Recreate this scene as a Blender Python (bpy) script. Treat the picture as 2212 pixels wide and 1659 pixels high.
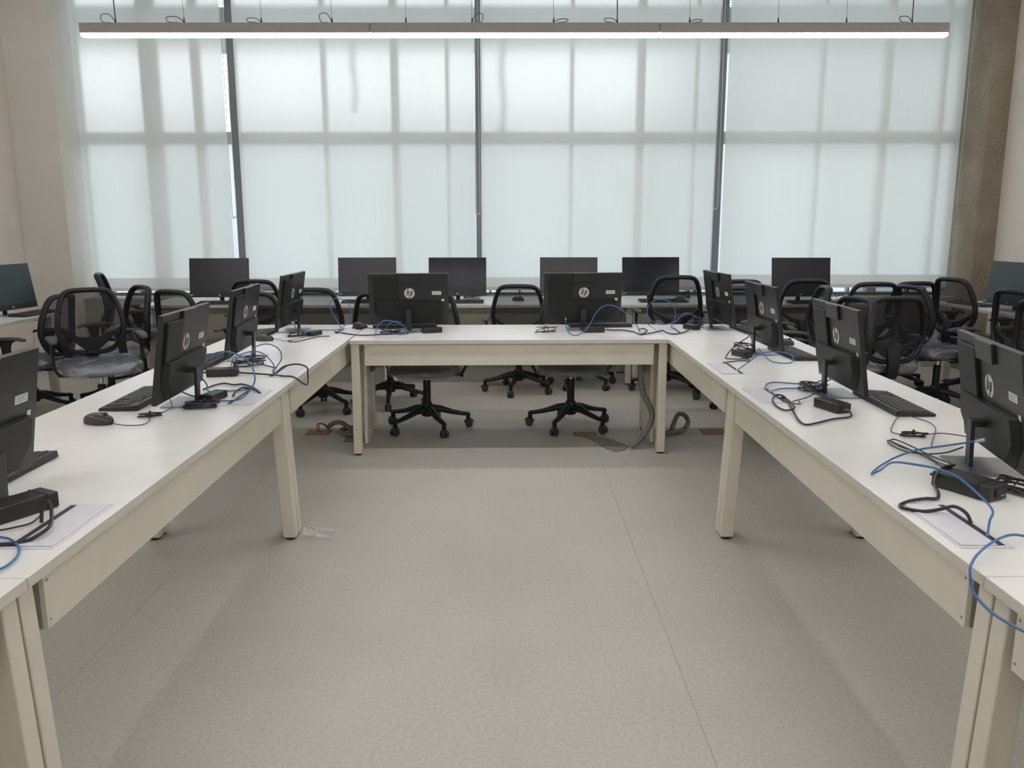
import bpy, math, random
from mathutils import Vector, Matrix, noise
R = math.radians
sc = bpy.context.scene
for o in list(bpy.data.objects): bpy.data.objects.remove(o)

# ------------------------------------------------------------------ camera
cd = bpy.data.cameras.new('camera'); cam = bpy.data.objects.new('camera', cd); sc.collection.objects.link(cam)
cd.sensor_fit = 'HORIZONTAL'; cd.sensor_width = 36.0; cd.lens = 36.0 * 1825.7 / 2212.0
cd.clip_start = 0.05; cd.clip_end = 300
P_, Y_, R_ = 0.19167, -0.00262, 0.00083
f_ = Vector((-math.sin(Y_)*math.cos(P_), math.cos(Y_)*math.cos(P_), -math.sin(P_)))
r0 = Vector((math.cos(Y_), math.sin(Y_), 0)); u0 = r0.cross(f_)
r_ = r0*math.cos(R_) - u0*math.sin(R_); u_ = u0*math.cos(R_) + r0*math.sin(R_)
M = Matrix((r_, u_, -f_)).transposed().to_4x4(); M.translation = (0, 0, 1.495)
cam.matrix_world = M
sc.camera = cam

# ------------------------------------------------------------------ sky (overcast: bright pale horizon, bluer overhead)
w = bpy.data.worlds.new('sky'); sc.world = w; w.use_nodes = True
nt = w.node_tree; nt.nodes.clear()
wo = nt.nodes.new('ShaderNodeOutputWorld'); bg = nt.nodes.new('ShaderNodeBackground')
tc = nt.nodes.new('ShaderNodeTexCoord'); sp = nt.nodes.new('ShaderNodeSeparateXYZ'); cr = nt.nodes.new('ShaderNodeValToRGB')
cr.color_ramp.elements[0].position = 0.0; cr.color_ramp.elements[0].color = (1, 1, 1, 1)
cr.color_ramp.elements[1].position = 0.45; cr.color_ramp.elements[1].color = (0.60, 0.73, 0.84, 1)
nt.links.new(tc.outputs['Generated'], sp.inputs[0]); nt.links.new(sp.outputs['Z'], cr.inputs[0])
nt.links.new(cr.outputs[0], bg.inputs[0]); nt.links.new(bg.outputs[0], wo.inputs[0])
bg.inputs[1].default_value = 2.9
STRIP = 25.0           # light given off by the pendant diffusers

vs = sc.view_settings
vs.view_transform = 'Standard'; vs.look = 'None'; vs.exposure = 0.22; vs.gamma = 1.0; vs.use_curve_mapping = False

# ------------------------------------------------------------------ materials
MAT = {}
def mat(name, col, rough=0.5, metal=0.0, noise_amt=0.0, noise_scale=30.0, bump=0.0, bump_scale=200.0, emit=0.0, spec=0.5, coat=0.0):
    m = bpy.data.materials.new(name); m.use_nodes = True
    n = m.node_tree.nodes; l = m.node_tree.links; b = n['Principled BSDF']
    b.inputs['Base Color'].default_value = (*col, 1); b.inputs['Roughness'].default_value = rough
    b.inputs['Metallic'].default_value = metal; b.inputs['Specular IOR Level'].default_value = spec
    b.inputs['Coat Weight'].default_value = coat
    tcn = n.new('ShaderNodeTexCoord')
    if noise_amt > 0:
        nz = n.new('ShaderNodeTexNoise'); nz.inputs['Scale'].default_value = noise_scale; nz.inputs['Detail'].default_value = 5
        rp = n.new('ShaderNodeValToRGB')
        rp.color_ramp.elements[0].position = 0.3; rp.color_ramp.elements[1].position = 0.7
        rp.color_ramp.elements[0].color = (*[max(0, c*(1-noise_amt)) for c in col], 1)
        rp.color_ramp.elements[1].color = (*[min(1, c*(1+noise_amt)) for c in col], 1)
        l.new(tcn.outputs['Object'], nz.inputs['Vector']); l.new(nz.outputs['Fac'], rp.inputs[0]); l.new(rp.outputs[0], b.inputs['Base Color'])
    if bump > 0:
        nb = n.new('ShaderNodeTexNoise'); nb.inputs['Scale'].default_value = bump_scale; nb.inputs['Detail'].default_value = 3
        bp = n.new('ShaderNodeBump'); bp.inputs['Strength'].default_value = bump; bp.inputs['Distance'].default_value = 0.002
        l.new(tcn.outputs['Object'], nb.inputs['Vector']); l.new(nb.outputs['Fac'], bp.inputs['Height']); l.new(bp.outputs[0], b.inputs['Normal'])
    if emit > 0:
        b.inputs['Emission Color'].default_value = (*col, 1); b.inputs['Emission Strength'].default_value = emit
    MAT[name] = m; return m

mat('table_laminate', (0.78, 0.77, 0.745), 0.30, noise_amt=0.03, noise_scale=8)
mat('table_edge', (0.62, 0.59, 0.52), 0.45, noise_amt=0.03, noise_scale=12)
mat('cream_steel', (0.68, 0.645, 0.54), 0.32, noise_amt=0.04, noise_scale=6, coat=0.3)
mat('foot_black', (0.03, 0.025, 0.02), 0.6, noise_amt=0.2)
mat('slot_grey', (0.30, 0.30, 0.26), 0.5, noise_amt=0.1)
mat('aio_black', (0.016, 0.018, 0.018), 0.36, spec=0.5, noise_amt=0.10, noise_scale=300, bump=0.05, bump_scale=900)
mat('aio_cover', (0.013, 0.015, 0.015), 0.46, spec=0.30, noise_amt=0.10, noise_scale=300)
mat('screen_teal_reflection', (0.030, 0.050, 0.058), 0.35, noise_amt=0.03, noise_scale=3)  # blue-grey reflection on the wall-table screens, put into the base colour
mat('screen_navy', (0.006, 0.009, 0.016), 0.16, noise_amt=0.03, noise_scale=3, spec=0.35)
mat('screen_glass', (0.011, 0.014, 0.023), 0.26, noise_amt=0.05, noise_scale=3, spec=0.6)
mat('silver_logo', (0.62, 0.60, 0.52), 0.35, 0.3, noise_amt=0.03)
mat('letter_dark', (0.02, 0.02, 0.02), 0.5, noise_amt=0.1)
mat('sticker', (0.62, 0.66, 0.68), 0.55, noise_amt=0.10, noise_scale=250)
mat('sticker_print', (0.28, 0.32, 0.34), 0.6, noise_amt=0.2, noise_scale=300)
mat('base_metal', (0.33, 0.34, 0.37), 0.30, 0.8, noise_amt=0.05)
mat('key_black', (0.035, 0.035, 0.036), 0.45, noise_amt=0.1, noise_scale=200)
mat('kb_body', (0.018, 0.018, 0.019), 0.45, noise_amt=0.1, noise_scale=200)
mat('mouse_grey', (0.045, 0.043, 0.044), 0.32, noise_amt=0.1, noise_scale=100)
mat('adapter_black', (0.020, 0.020, 0.020), 0.42, noise_amt=0.1, noise_scale=300)
mat('cable_black', (0.018, 0.017, 0.022), 0.42, noise_amt=0.1)
mat('cable_blue', (0.045, 0.16, 0.36), 0.38, noise_amt=0.08, noise_scale=60)
mat('plug_clear', (0.55, 0.60, 0.62), 0.2, noise_amt=0.1)
mat('flap_grey', (0.70, 0.69, 0.74), 0.28, noise_amt=0.02, noise_scale=20)
mat('hose_grey', (0.16, 0.155, 0.14), 0.6, noise_amt=0.12, noise_scale=60)
mat('chair_plastic', (0.012, 0.013, 0.016), 0.42, spec=0.38, noise_amt=0.12, noise_scale=120, bump=0.06, bump_scale=500)
mat('arm_pad', (0.060, 0.062, 0.062), 0.48, noise_amt=0.1, noise_scale=120)
mat('seat_fabric', (0.020, 0.027, 0.042), 0.85, noise_amt=0.2, noise_scale=250, bump=0.2, bump_scale=700)
mat('caster_grey', (0.035, 0.034, 0.034), 0.5, noise_amt=0.2, noise_scale=80)
mat('chrome', (0.75, 0.75, 0.75), 0.18, 1.0, noise_amt=0.03)
mat('plaster_beige', (0.76, 0.695, 0.635), 0.85, noise_amt=0.03, noise_scale=4, bump=0.05, bump_scale=120)
mat('plaster_grey', (0.70, 0.665, 0.61), 0.85, noise_amt=0.03, noise_scale=4, bump=0.05, bump_scale=120)
mat('ceiling_white', (0.80, 0.79, 0.76), 0.9, noise_amt=0.02)
mat('sill_plaster', (0.40, 0.37, 0.31), 0.8, noise_amt=0.06, noise_scale=6)
mat('frame_metal', (0.22, 0.24, 0.26), 0.4, 0.4, noise_amt=0.05)
mat('frame_thin', (0.60, 0.59, 0.56), 0.5, 0.2, noise_amt=0.05)
mat('exterior_plaster', (0.50, 0.50, 0.48), 0.9, noise_amt=0.04, noise_scale=0.6)
mat('exterior_ground', (0.52, 0.55, 0.52), 0.9, noise_amt=0.1, noise_scale=0.5)
mat('canopy_concrete', (0.36, 0.40, 0.38), 0.9, noise_amt=0.08, noise_scale=2)
mat('light_housing', (0.46, 0.42, 0.42), 0.45, 0.2, noise_amt=0.03)
mat('wire_steel', (0.10, 0.11, 0.12), 0.4, 0.6, noise_amt=0.1)
mat('floor_gap', (0.38, 0.35, 0.30), 0.9, noise_amt=0.1)
mat('box_brown', (0.32, 0.20, 0.125), 0.8, noise_amt=0.15, noise_scale=25)
mat('box_rim', (0.05, 0.03, 0.02), 0.8, noise_amt=0.2)
mat('patch_grey', (0.25, 0.235, 0.205), 0.8, noise_amt=0.15, noise_scale=20)
mat('wire_red', (0.25, 0.045, 0.03), 0.5, noise_amt=0.1)
mat('chain_white', (0.6, 0.6, 0.58), 0.4, noise_amt=0.05)

def emissive():
    m = bpy.data.materials.new('led_diffuser'); m.use_nodes = True
    n = m.node_tree.nodes; l = m.node_tree.links; n.clear()
    o = n.new('ShaderNodeOutputMaterial'); e = n.new('ShaderNodeEmission')
    e.inputs[0].default_value = (1.0, 0.98, 0.97, 1); e.inputs[1].default_value = STRIP
    l.new(e.outputs[0], o.inputs[0]); MAT['led_diffuser'] = m
emissive()

def floor_mat():
    m = bpy.data.materials.new('vinyl_floor'); m.use_nodes = True
    n = m.node_tree.nodes; l = m.node_tree.links; b = n['Principled BSDF']
    g = n.new('ShaderNodeNewGeometry')
    n1 = n.new('ShaderNodeTexNoise'); n1.inputs['Scale'].default_value = 1.6; n1.inputs['Detail'].default_value = 6
    n2 = n.new('ShaderNodeTexNoise'); n2.inputs['Scale'].default_value = 75; n2.inputs['Detail'].default_value = 4
    n3 = n.new('ShaderNodeTexVoronoi'); n3.inputs['Scale'].default_value = 23
    for q in (n1, n2, n3): l.new(g.outputs['Position'], q.inputs['Vector'])
    r1 = n.new('ShaderNodeValToRGB'); e = r1.color_ramp.elements
    e[0].position = 0.3; e[0].color = (0.475, 0.453, 0.41, 1); e[1].position = 0.72; e[1].color = (0.52, 0.498, 0.455, 1)
    r2 = n.new('ShaderNodeValToRGB'); e = r2.color_ramp.elements
    e[0].position = 0.36; e[0].color = (0.90, 0.89, 0.87, 1); e[1].position = 0.6; e[1].color = (1.03, 1.03, 1.03, 1)
    r3 = n.new('ShaderNodeValToRGB'); e = r3.color_ramp.elements
    e[0].position = 0.03; e[0].color = (0.91, 0.90, 0.87, 1); e[1].position = 0.07; e[1].color = (1, 1, 1, 1)
    l.new(n1.outputs['Fac'], r1.inputs[0]); l.new(n2.outputs['Fac'], r2.inputs[0]); l.new(n3.outputs['Distance'], r3.inputs[0])
    a = n.new('ShaderNodeMixRGB'); a.blend_type = 'MULTIPLY'; a.inputs[0].default_value = 1
    c = n.new('ShaderNodeMixRGB'); c.blend_type = 'MULTIPLY'; c.inputs[0].default_value = 1
    l.new(r1.outputs[0], a.inputs[1]); l.new(r2.outputs[0], a.inputs[2]); l.new(a.outputs[0], c.inputs[1]); l.new(r3.outputs[0], c.inputs[2])
    l.new(c.outputs[0], b.inputs['Base Color']); b.inputs['Roughness'].default_value = 0.5; b.inputs['Specular IOR Level'].default_value = 0.35
    MAT['vinyl_floor'] = m
floor_mat()

def concrete_mat():
    m = bpy.data.materials.new('raw_concrete'); m.use_nodes = True
    n = m.node_tree.nodes; l = m.node_tree.links; b = n['Principled BSDF']
    g = n.new('ShaderNodeNewGeometry')
    n1 = n.new('ShaderNodeTexNoise'); n1.inputs['Scale'].default_value = 2.2; n1.inputs['Detail'].default_value = 8
    n2 = n.new('ShaderNodeTexNoise'); n2.inputs['Scale'].default_value = 45; n2.inputs['Detail'].default_value = 4
    l.new(g.outputs['Position'], n1.inputs['Vector']); l.new(g.outputs['Position'], n2.inputs['Vector'])
    r1 = n.new('ShaderNodeValToRGB'); e = r1.color_ramp.elements
    e[0].position = 0.3; e[0].color = (0.235, 0.19, 0.135, 1); e[1].position = 0.72; e[1].color = (0.36, 0.31, 0.235, 1)
    r2 = n.new('ShaderNodeValToRGB'); e = r2.color_ramp.elements
    e[0].position = 0.3; e[0].color = (0.82, 0.82, 0.82, 1); e[1].position = 0.6; e[1].color = (1.05, 1.05, 1.05, 1)
    a = n.new('ShaderNodeMixRGB'); a.blend_type = 'MULTIPLY'; a.inputs[0].default_value = 1
    l.new(n1.outputs['Fac'], r1.inputs[0]); l.new(n2.outputs['Fac'], r2.inputs[0]); l.new(r1.outputs[0], a.inputs[1]); l.new(r2.outputs[0], a.inputs[2])
    l.new(a.outputs[0], b.inputs['Base Color']); b.inputs['Roughness'].default_value = 0.9
    bp = n.new('ShaderNodeBump'); bp.inputs['Strength'].default_value = 0.4; bp.inputs['Distance'].default_value = 0.004
    l.new(n2.outputs['Fac'], bp.inputs['Height']); l.new(bp.outputs[0], b.inputs['Normal'])
    MAT['raw_concrete'] = m
concrete_mat()

def sheer(name, col, f_diff, f_trans, f_clear, weave=0.0):
    """woven fabric: part reflects, part scatters light through, part lets it through slightly blurred"""
    m = bpy.data.materials.new(name); m.use_nodes = True
    n = m.node_tree.nodes; l = m.node_tree.links; n.clear()
    o = n.new('ShaderNodeOutputMaterial'); d = n.new('ShaderNodeBsdfDiffuse'); t = n.new('ShaderNodeBsdfTranslucent'); c = n.new('ShaderNodeBsdfRefraction'); c.inputs['IOR'].default_value = 1.2; c.inputs['Roughness'].default_value = 0.6
    d.inputs[0].default_value = (*col, 1); t.inputs[0].default_value = (*col, 1); c.inputs[0].default_value = (1, 1, 1, 1)
    g = n.new('ShaderNodeNewGeometry'); nz = n.new('ShaderNodeTexNoise'); nz.inputs['Scale'].default_value = 9; nz.inputs['Detail'].default_value = 6
    mp = n.new('ShaderNodeMapping'); mp.inputs['Scale'].default_value = (2.2, 1, 0.35)
    l.new(g.outputs['Position'], mp.inputs[0]); l.new(mp.outputs[0], nz.inputs['Vector'])
    bp = n.new('ShaderNodeBump'); bp.inputs['Strength'].default_value = 0.35; bp.inputs['Distance'].default_value = 0.01
    l.new(nz.outputs['Fac'], bp.inputs['Height'])
    l.new(bp.outputs[0], d.inputs['Normal']); l.new(bp.outputs[0], t.inputs['Normal'])
    m1 = n.new('ShaderNodeMixShader'); m1.inputs[0].default_value = f_trans/(f_diff+f_trans)
    l.new(d.outputs[0], m1.inputs[1]); l.new(t.outputs[0], m1.inputs[2])
    m2 = n.new('ShaderNodeMixShader'); m2.inputs[0].default_value = f_clear
    l.new(m1.outputs[0], m2.inputs[1]); l.new(c.outputs[0], m2.inputs[2]); l.new(m2.outputs[0], o.inputs[0])
    MAT[name] = m
sheer('blind_fabric', (0.86, 0.85, 0.815), 0.44, 0.56, 0.20)
sheer('blind_hem', (0.80, 0.79, 0.755), 0.46, 0.54, 0.08)

def seethrough(name, col, clear, rough=0.6, gloss=0.0, bump=0.0, bscale=20.0):
    m = bpy.data.materials.new(name); m.use_nodes = True
    n = m.node_tree.nodes; l = m.node_tree.links; b = n['Principled BSDF']; o = n['Material Output']
    b.inputs['Base Color'].default_value = (*col, 1); b.inputs['Roughness'].default_value = rough
    c = n.new('ShaderNodeBsdfTransparent'); mx = n.new('ShaderNodeMixShader'); mx.inputs[0].default_value = clear
    l.new(b.outputs[0], mx.inputs[1]); l.new(c.outputs[0], mx.inputs[2]); last = mx
    tcn = n.new('ShaderNodeTexCoord'); nz = n.new('ShaderNodeTexNoise'); nz.inputs['Scale'].default_value = bscale; nz.inputs['Detail'].default_value = 4
    nz.inputs['Distortion'].default_value = 1.2
    l.new(tcn.outputs['Object'], nz.inputs['Vector'])
    if bump > 0:
        bp = n.new('ShaderNodeBump'); bp.inputs['Strength'].default_value = bump; bp.inputs['Distance'].default_value = 0.012
        l.new(nz.outputs['Fac'], bp.inputs['Height']); l.new(bp.outputs[0], b.inputs['Normal'])
    if gloss > 0:
        gl = n.new('ShaderNodeBsdfGlossy'); gl.inputs['Roughness'].default_value = 0.10; gl.inputs[0].default_value = (0.9, 0.95, 1, 1)
        m3 = n.new('ShaderNodeMixShader'); m3.inputs[0].default_value = gloss
        if bump > 0: l.new(bp.outputs[0], gl.inputs['Normal'])
        l.new(mx.outputs[0], m3.inputs[1]); l.new(gl.outputs[0], m3.inputs[2]); last = m3
    l.new(last.outputs[0], o.inputs[0]); MAT[name] = m
seethrough('mesh_fabric', (0.010, 0.010, 0.012), 0.35, 0.8)
seethrough('clear_plastic', (0.62, 0.68, 0.74), 0.92, 0.3, gloss=0.15, bump=1.0, bscale=26)
seethrough('window_glass', (0.85, 0.93, 0.95), 0.94, 0.1, gloss=0.03)

# ------------------------------------------------------------------ mesh helpers
class MB:
    def __init__(s): s.v = []; s.f = []
    def add(s, vs_, fs):
        k = len(s.v); s.v += [tuple(v) for v in vs_]; s.f += [tuple(i+k for i in f) for f in fs]; return s
    def box(s, x0, x1, y0, y1, z0, z1, mtx=None):
        vs_ = [Vector(p) for p in ((x0,y0,z0),(x1,y0,z0),(x1,y1,z0),(x0,y1,z0),(x0,y0,z1),(x1,y0,z1),(x1,y1,z1),(x0,y1,z1))]
        if mtx is not None: vs_ = [mtx @ v for v in vs_]
        return s.add(vs_, [(0,3,2,1),(4,5,6,7),(0,1,5,4),(1,2,6,5),(2,3,7,6),(3,0,4,7)])
    def prism(s, lo, hi):
        """closed solid between two rings of equally many points"""
        n = len(lo); fs = [tuple(range(n-1, -1, -1)), tuple(range(n, 2*n))]
        for i in range(n): j = (i+1) % n; fs.append((i, j, n+j, n+i))
        return s.add(list(lo)+list(hi), fs)
    def tube(s, pts, rad, n=8, closed=False, squash=None):
        pts = [Vector(p) for p in pts]; m = len(pts)
        rads = rad if isinstance(rad, (list, tuple)) else [rad]*m
        rings = []; up = Vector((0, 0, 1)); prev = None
        for i, p in enumerate(pts):
            if closed: t = pts[(i+1) % m] - pts[i-1]
            else: t = pts[min(i+1, m-1)] - pts[max(i-1, 0)]
            if t.length < 1e-9: t = Vector((0, 0, 1))
            t.normalize()
            a = prev if prev is not None else (up if abs(t.dot(up)) < 0.95 else Vector((1, 0, 0)))
            a = (a - t*a.dot(t)); a.normalize(); b = t.cross(a); prev = a
            ra = rads[i]; rb = rads[i]*(squash if squash else 1)
            rings.append([p + a*ra*math.cos(2*math.pi*k/n) + b*rb*math.sin(2*math.pi*k/n) for k in range(n)])
        vs_ = [q for r in rings for q in r]; fs = []
        for i in range(m if closed else m-1):
            i2 = (i+1) % m
            for k in range(n): k2 = (k+1) % n; fs.append((i*n+k, i*n+k2, i2*n+k2, i2*n+k))
        if not closed: fs.append(tuple(range(n-1, -1, -1))); fs.append(tuple((m-1)*n+k for k in range(n)))
        return s.add(vs_, fs)
    def lathe(s, prof, n=20, c=(0, 0, 0)):
        vs_ = []; fs = []; m = len(prof)
        for r, z in prof:
            for k in range(n): a = 2*math.pi*k/n; vs_.append((c[0]+r*math.cos(a), c[1]+r*math.sin(a), c[2]+z))
        for i in range(m-1):
            for k in range(n): k2 = (k+1) % n; fs.append((i*n+k, i*n+k2, (i+1)*n+k2, (i+1)*n+k))
        fs.append(tuple(range(n-1, -1, -1))); fs.append(tuple((m-1)*n+k for k in range(n)))
        return s.add(vs_, fs)
    def grid(s, fn, nu, nv):
        vs_ = [fn(i/nu, j/nv) for j in range(nv+1) for i in range(nu+1)]
        fs = [(j*(nu+1)+i, j*(nu+1)+i+1, (j+1)*(nu+1)+i+1, (j+1)*(nu+1)+i) for j in range(nv) for i in range(nu)]
        return s.add(vs_, fs)
    def xf(s, mtx): s.v = [tuple(mtx @ Vector(v)) for v in s.v]; return s
    def build(s, name, m, parent=None, bevel=0.0, seg=2, smooth=True, loc=None, rotz=None):
        me = bpy.data.meshes.new(name); me.from_pydata(s.v, [], s.f); me.update()
        if smooth:
            for p in me.polygons: p.use_smooth = True
            me.set_sharp_from_angle(angle=R(38))
        me.materials.append(MAT[m])
        o = bpy.data.objects.new(name, me); sc.collection.objects.link(o)
        if parent: o.parent = parent
        if bevel > 0:
            bv = o.modifiers.new('bevel', 'BEVEL'); bv.width = bevel; bv.segments = seg; bv.limit_method = 'ANGLE'; bv.angle_limit = R(40)
        if loc is not None: o.location = loc
        if rotz is not None: o.rotation_euler = (0, 0, rotz)
        return o

def tag(o, label, cat, group=None, kind=None):
    o['label'] = label; o['category'] = cat
    if group: o['group'] = group
    if kind: o['kind'] = kind
    return o
def struct(o): o['kind'] = 'structure'; return o
def thing(name, label, cat, loc=(0,0,0), rotz=0.0, group=None):
    o = bpy.data.objects.new(name, None); sc.collection.objects.link(o); o.empty_display_size = 0.1
    o.location = loc; o.rotation_euler = (0, 0, rotz); return tag(o, label, cat, group)
def copy_tree(o, parent=None):
    c = o.copy(); sc.collection.objects.link(c); c.parent = parent
    for ch in list(o.children): copy_tree(ch, c)
    return c
def smooth_path(pts, sub=6, closed=False):
    pts = [Vector(p) for p in pts]; n = len(pts); out = []
    rng = range(n if closed else n-1)
    for i in rng:
        p1 = pts[i]; p2 = pts[(i+1) % n]
        p0 = pts[i-1] if (closed or i > 0) else p1*2-p2
        p3 = pts[(i+2) % n] if (closed or i+2 < n) else p2*2-p1
        for k in range(sub):
            t = k/sub
            out.append(0.5*((2*p1)+(p2-p0)*t+(2*p0-5*p1+4*p2-p3)*t*t+(3*p1-p0-3*p2+p3)*t**3))
    if not closed: out.append(pts[-1])
    return out

# ================================================================== ROOM SHELL
XL, XR, YB, YC, ZC = -4.785, 4.76, 8.75, -7.5, 3.95     # side walls, blind plane, wall behind, ceiling
WY = 8.98                                               # window plane
fl = struct(MB().box(XL-0.4, XR+0.4, YC-0.2, 9.2, -0.15, -0.004).build('floor', 'floor_gap', smooth=False))
xs = [XL-0.35, -3.485, -1.455, 0.575, 2.605, XR+0.35]
for i in range(5):
    MB().box(xs[i]+0.0006, xs[i+1]-0.0006, YC-0.1, 9.1, -0.004, 0.0).build('vinyl_sheet', 'vinyl_floor', fl, smooth=False)
struct(MB().box(XL-0.3, XR+0.3, YC-0.2, 9.25, ZC, ZC+0.15).build('ceiling', 'ceiling_white', smooth=False))
struct(MB().box(XL-0.2, XL, YC, 9.05, 0, ZC).build('wall_left', 'plaster_beige', smooth=False))
struct(MB().box(XR, XR+0.2, YC, 9.05, 0, ZC).build('wall_right', 'plaster_beige', smooth=False))
struct(MB().box(XL-0.2, XR+0.2, YC-0.2, YC, 0, ZC).build('wall_rear', 'ceiling_white', smooth=False))
struct(MB().box(-4.33, 4.55, 8.62, 9.15, 0, 0.715).build('wall_window', 'sill_plaster', smooth=False))
struct(MB().box(XL, -4.33, 8.44, 9.03, 0, ZC).build('wall_column', 'plaster_grey', bevel=0.004))
cc = MB()
rnd = random.Random(3)
n = 40
lo = []
# raw concrete column with slightly ragged arrises
for i in range(n+1):
    z = ZC*i/n
    a = rnd.uniform(-0.006, 0.006); b = rnd.uniform(-0.006, 0.006)
    lo.append([(4.55+a*0.4, 8.40+abs(a), z), (4.562+a, 8.385+b*0.5, z), (XR, 8.38, z), (XR, 9.03, z), (4.55, 9.03, z)])
for i in range(n): 
    k = len(cc.v)
    cc.v += lo[i] + lo[i+1]
    for j in range(5): j2 = (j+1) % 5; cc.f.append((k+j, k+j2, k+5+j2, k+5+j))
struct(cc.build('wall_pillar', 'raw_concrete', smooth=False))
struct(MB().box(-4.33, 4.55, 8.60, 9.2, 3.78, ZC).build('trim_1', 'ceiling_white', smooth=False))

# window: frame with mullions, transom and panes
win = bpy.data.objects.new('window_1', None); sc.collection.objects.link(win); win.location = (0, 0, 0); struct(win)
MB().box(-4.33, 4.55, WY-0.03, WY+0.05, 0.715, 0.745).build('bottom_rail', 'frame_metal', win, smooth=False)
MB().box(-4.33, 4.55, WY-0.02, WY+0.05, 2.26, 2.38).build('transom', 'frame_thin', win, smooth=False)
MB().box(-4.33, 4.55, WY-0.03, WY+0.05, 3.70, 3.78).build('top_rail', 'frame_metal', win, smooth=False)
mull = [(-4.37,-4.328,'frame_metal'),(-3.70,-3.53,'frame_thin'),(-3.19,-3.11,'frame_thin'),(-2.83,-2.75,'frame_metal'),(-1.89,-1.845,'frame_thin'),(-1.195,-1.12,'frame_thin'),
        (-0.645,-0.61,'frame_thin'),(-0.345,-0.28,'frame_metal'),(0.61,0.65,'frame_thin'),(1.285,1.365,'frame_thin'),(1.865,1.90,'frame_thin'),
        (2.115,2.185,'frame_metal'),(3.13,3.17,'frame_thin'),(3.77,3.85,'frame_thin'),(4.355,4.40,'frame_thin'),(4.548,4.60,'frame_metal')]
for a, b, m_ in mull:
    MB().box(a, b, WY-0.04, WY+0.06, 0.745, 3.70).build('mullion', m_, win, smooth=False)
for i in range(len(mull)-1):
    a, b = mull[i][1], mull[i+1][0]
    MB().box(a, b, WY+0.005, WY+0.011, 0.745, 2.26).build('pane', 'window_glass', win, smooth=False)
    MB().box(a, b, WY+0.005, WY+0.011, 2.38, 3.70).build('pane', 'window_glass', win, smooth=False)
# low stops seen in the gap under the blinds
rnd = random.Random(9)
x = -4.2
while x < 4.4:
    MB().box(x, x+0.02, WY-0.035, WY+0.04, 0.745, 0.80).build('sill_stop', 'frame_metal', win, smooth=False); x += rnd.uniform(0.22, 0.42)

# outside: added canopy, ground, pale buildings across the yard, downpipes
struct(MB().box(-9, 9, 9.3, 10.7, 3.45, 3.65).build('added_canopy', 'canopy_concrete', smooth=False))  # overhang slab added to darken the tops of the blinds
struct(MB().box(-40, 40, 9.3, 70, -0.6, -0.4).build('floor_yard', 'exterior_ground', smooth=False))
bld = thing('opposite_building', 'pale building across the yard, dimly seen through the window blinds', 'building', (0, 27, -0.4))
MB().box(-16, 5.2, 0, 6, 0, 4.3).build('wall', 'exterior_plaster', bld, smooth=False)
MB().box(5.2, 26, -1, 6, 0, 9.5).build('wall', 'exterior_plaster', bld, smooth=False)
MB().box(-16.2, 5.2, -0.2, 6, 4.3, 4.55).build('parapet', 'canopy_concrete', bld, smooth=False)
for nm, px_, zb, lbl in (('downpipe', -1.50, 2.62, 'crooked dark pipe behind second blind from the left'), ('downpipe', 0.05, 2.42, 'dark pipe with a swollen end behind the third blind')):
    m_ = MB(); pts = [(px_-0.12+0.012*math.sin(k*1.3), 9.36, 3.5-k*(3.5-zb)/8) for k in range(9)]
    m_.tube(smooth_path(pts, 3), 0.022, 8)
    if px_ > -1: m_.lathe([(0.02, 0), (0.06, 0.02), (0.06, 0.07), (0.02, 0.1)], 12, (pts[-1][0], 9.36, zb-0.05))
    tag(m_.build(nm, 'canopy_concrete'), lbl, 'pipe')

# roller blinds
def blind(x0, x1, zb, chain, label, seed):
    rr = random.Random(seed)
    def fn(u, v):
        x = x0+(x1-x0)*u; z = zb+(3.76-zb)*v
        edge = 0.018*(max(0, abs(u-0.5)*2-0.93)/0.07)**2
        return (x, YB+0.006*math.sin(u*5+seed)+0.004*noise.noise((x*2.5, z*0.8, seed))-edge*0.4, z)
    t = thing('roller_blind', label, 'blind', (0, 0, 0), 0, 'sheer roller blinds over the window')
    MB().grid(fn, 30, 30).build('fabric', 'blind_fabric', t)
    MB().box(x0, x1, YB-0.010, YB+0.012, zb-0.022, zb+0.012).build('bottom_bar', 'blind_hem', t, bevel=0.004)
    MB().grid(lambda u, v: (x0+(x1-x0)*u, YB-0.006, zb+0.012+0.10*v), 10, 2).build('hem_band', 'blind_hem', t)
    m_ = MB().tube([(x0, YB+0.01, 3.72), (x1, YB+0.01, 3.72)], 0.035, 14); m_.build('roller', 'chain_white', t)
    if chain is not None:
        cx, zl = chain
        pts = [(cx-0.022, YB-0.03, 3.68), (cx-0.024, YB-0.03, 2.5), (cx-0.026, YB-0.03, zl+0.08), (cx-0.012, YB-0.03, zl+0.01), (cx+0.006, YB-0.03, zl+0.012), (cx+0.016, YB-0.03, zl+0.09), (cx+0.012, YB-0.03, 2.5), (cx+0.004, YB-0.03, 3.68)]
        MB().tube(smooth_path(pts, 6), 0.0032, 6).build('pull_chain', 'chain_white', t)
    return t
blind(-4.285, -2.815, 0.80, (-2.775, 1.52), 'narrow sheer blind beside the painted column', 1)
blind(-2.70, -0.345, 0.80, (-0.315, 1.55), 'wide sheer blind, second one from the painted column', 2)
blind(-0.285, 2.06, 0.805, (2.085, 1.6), 'wide sheer blind, second one from the concrete pillar', 3)
blind(2.155, 4.50, 0.83, (4.545, 1.64), 'wide sheer blind beside the raw concrete pillar', 4)

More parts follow.
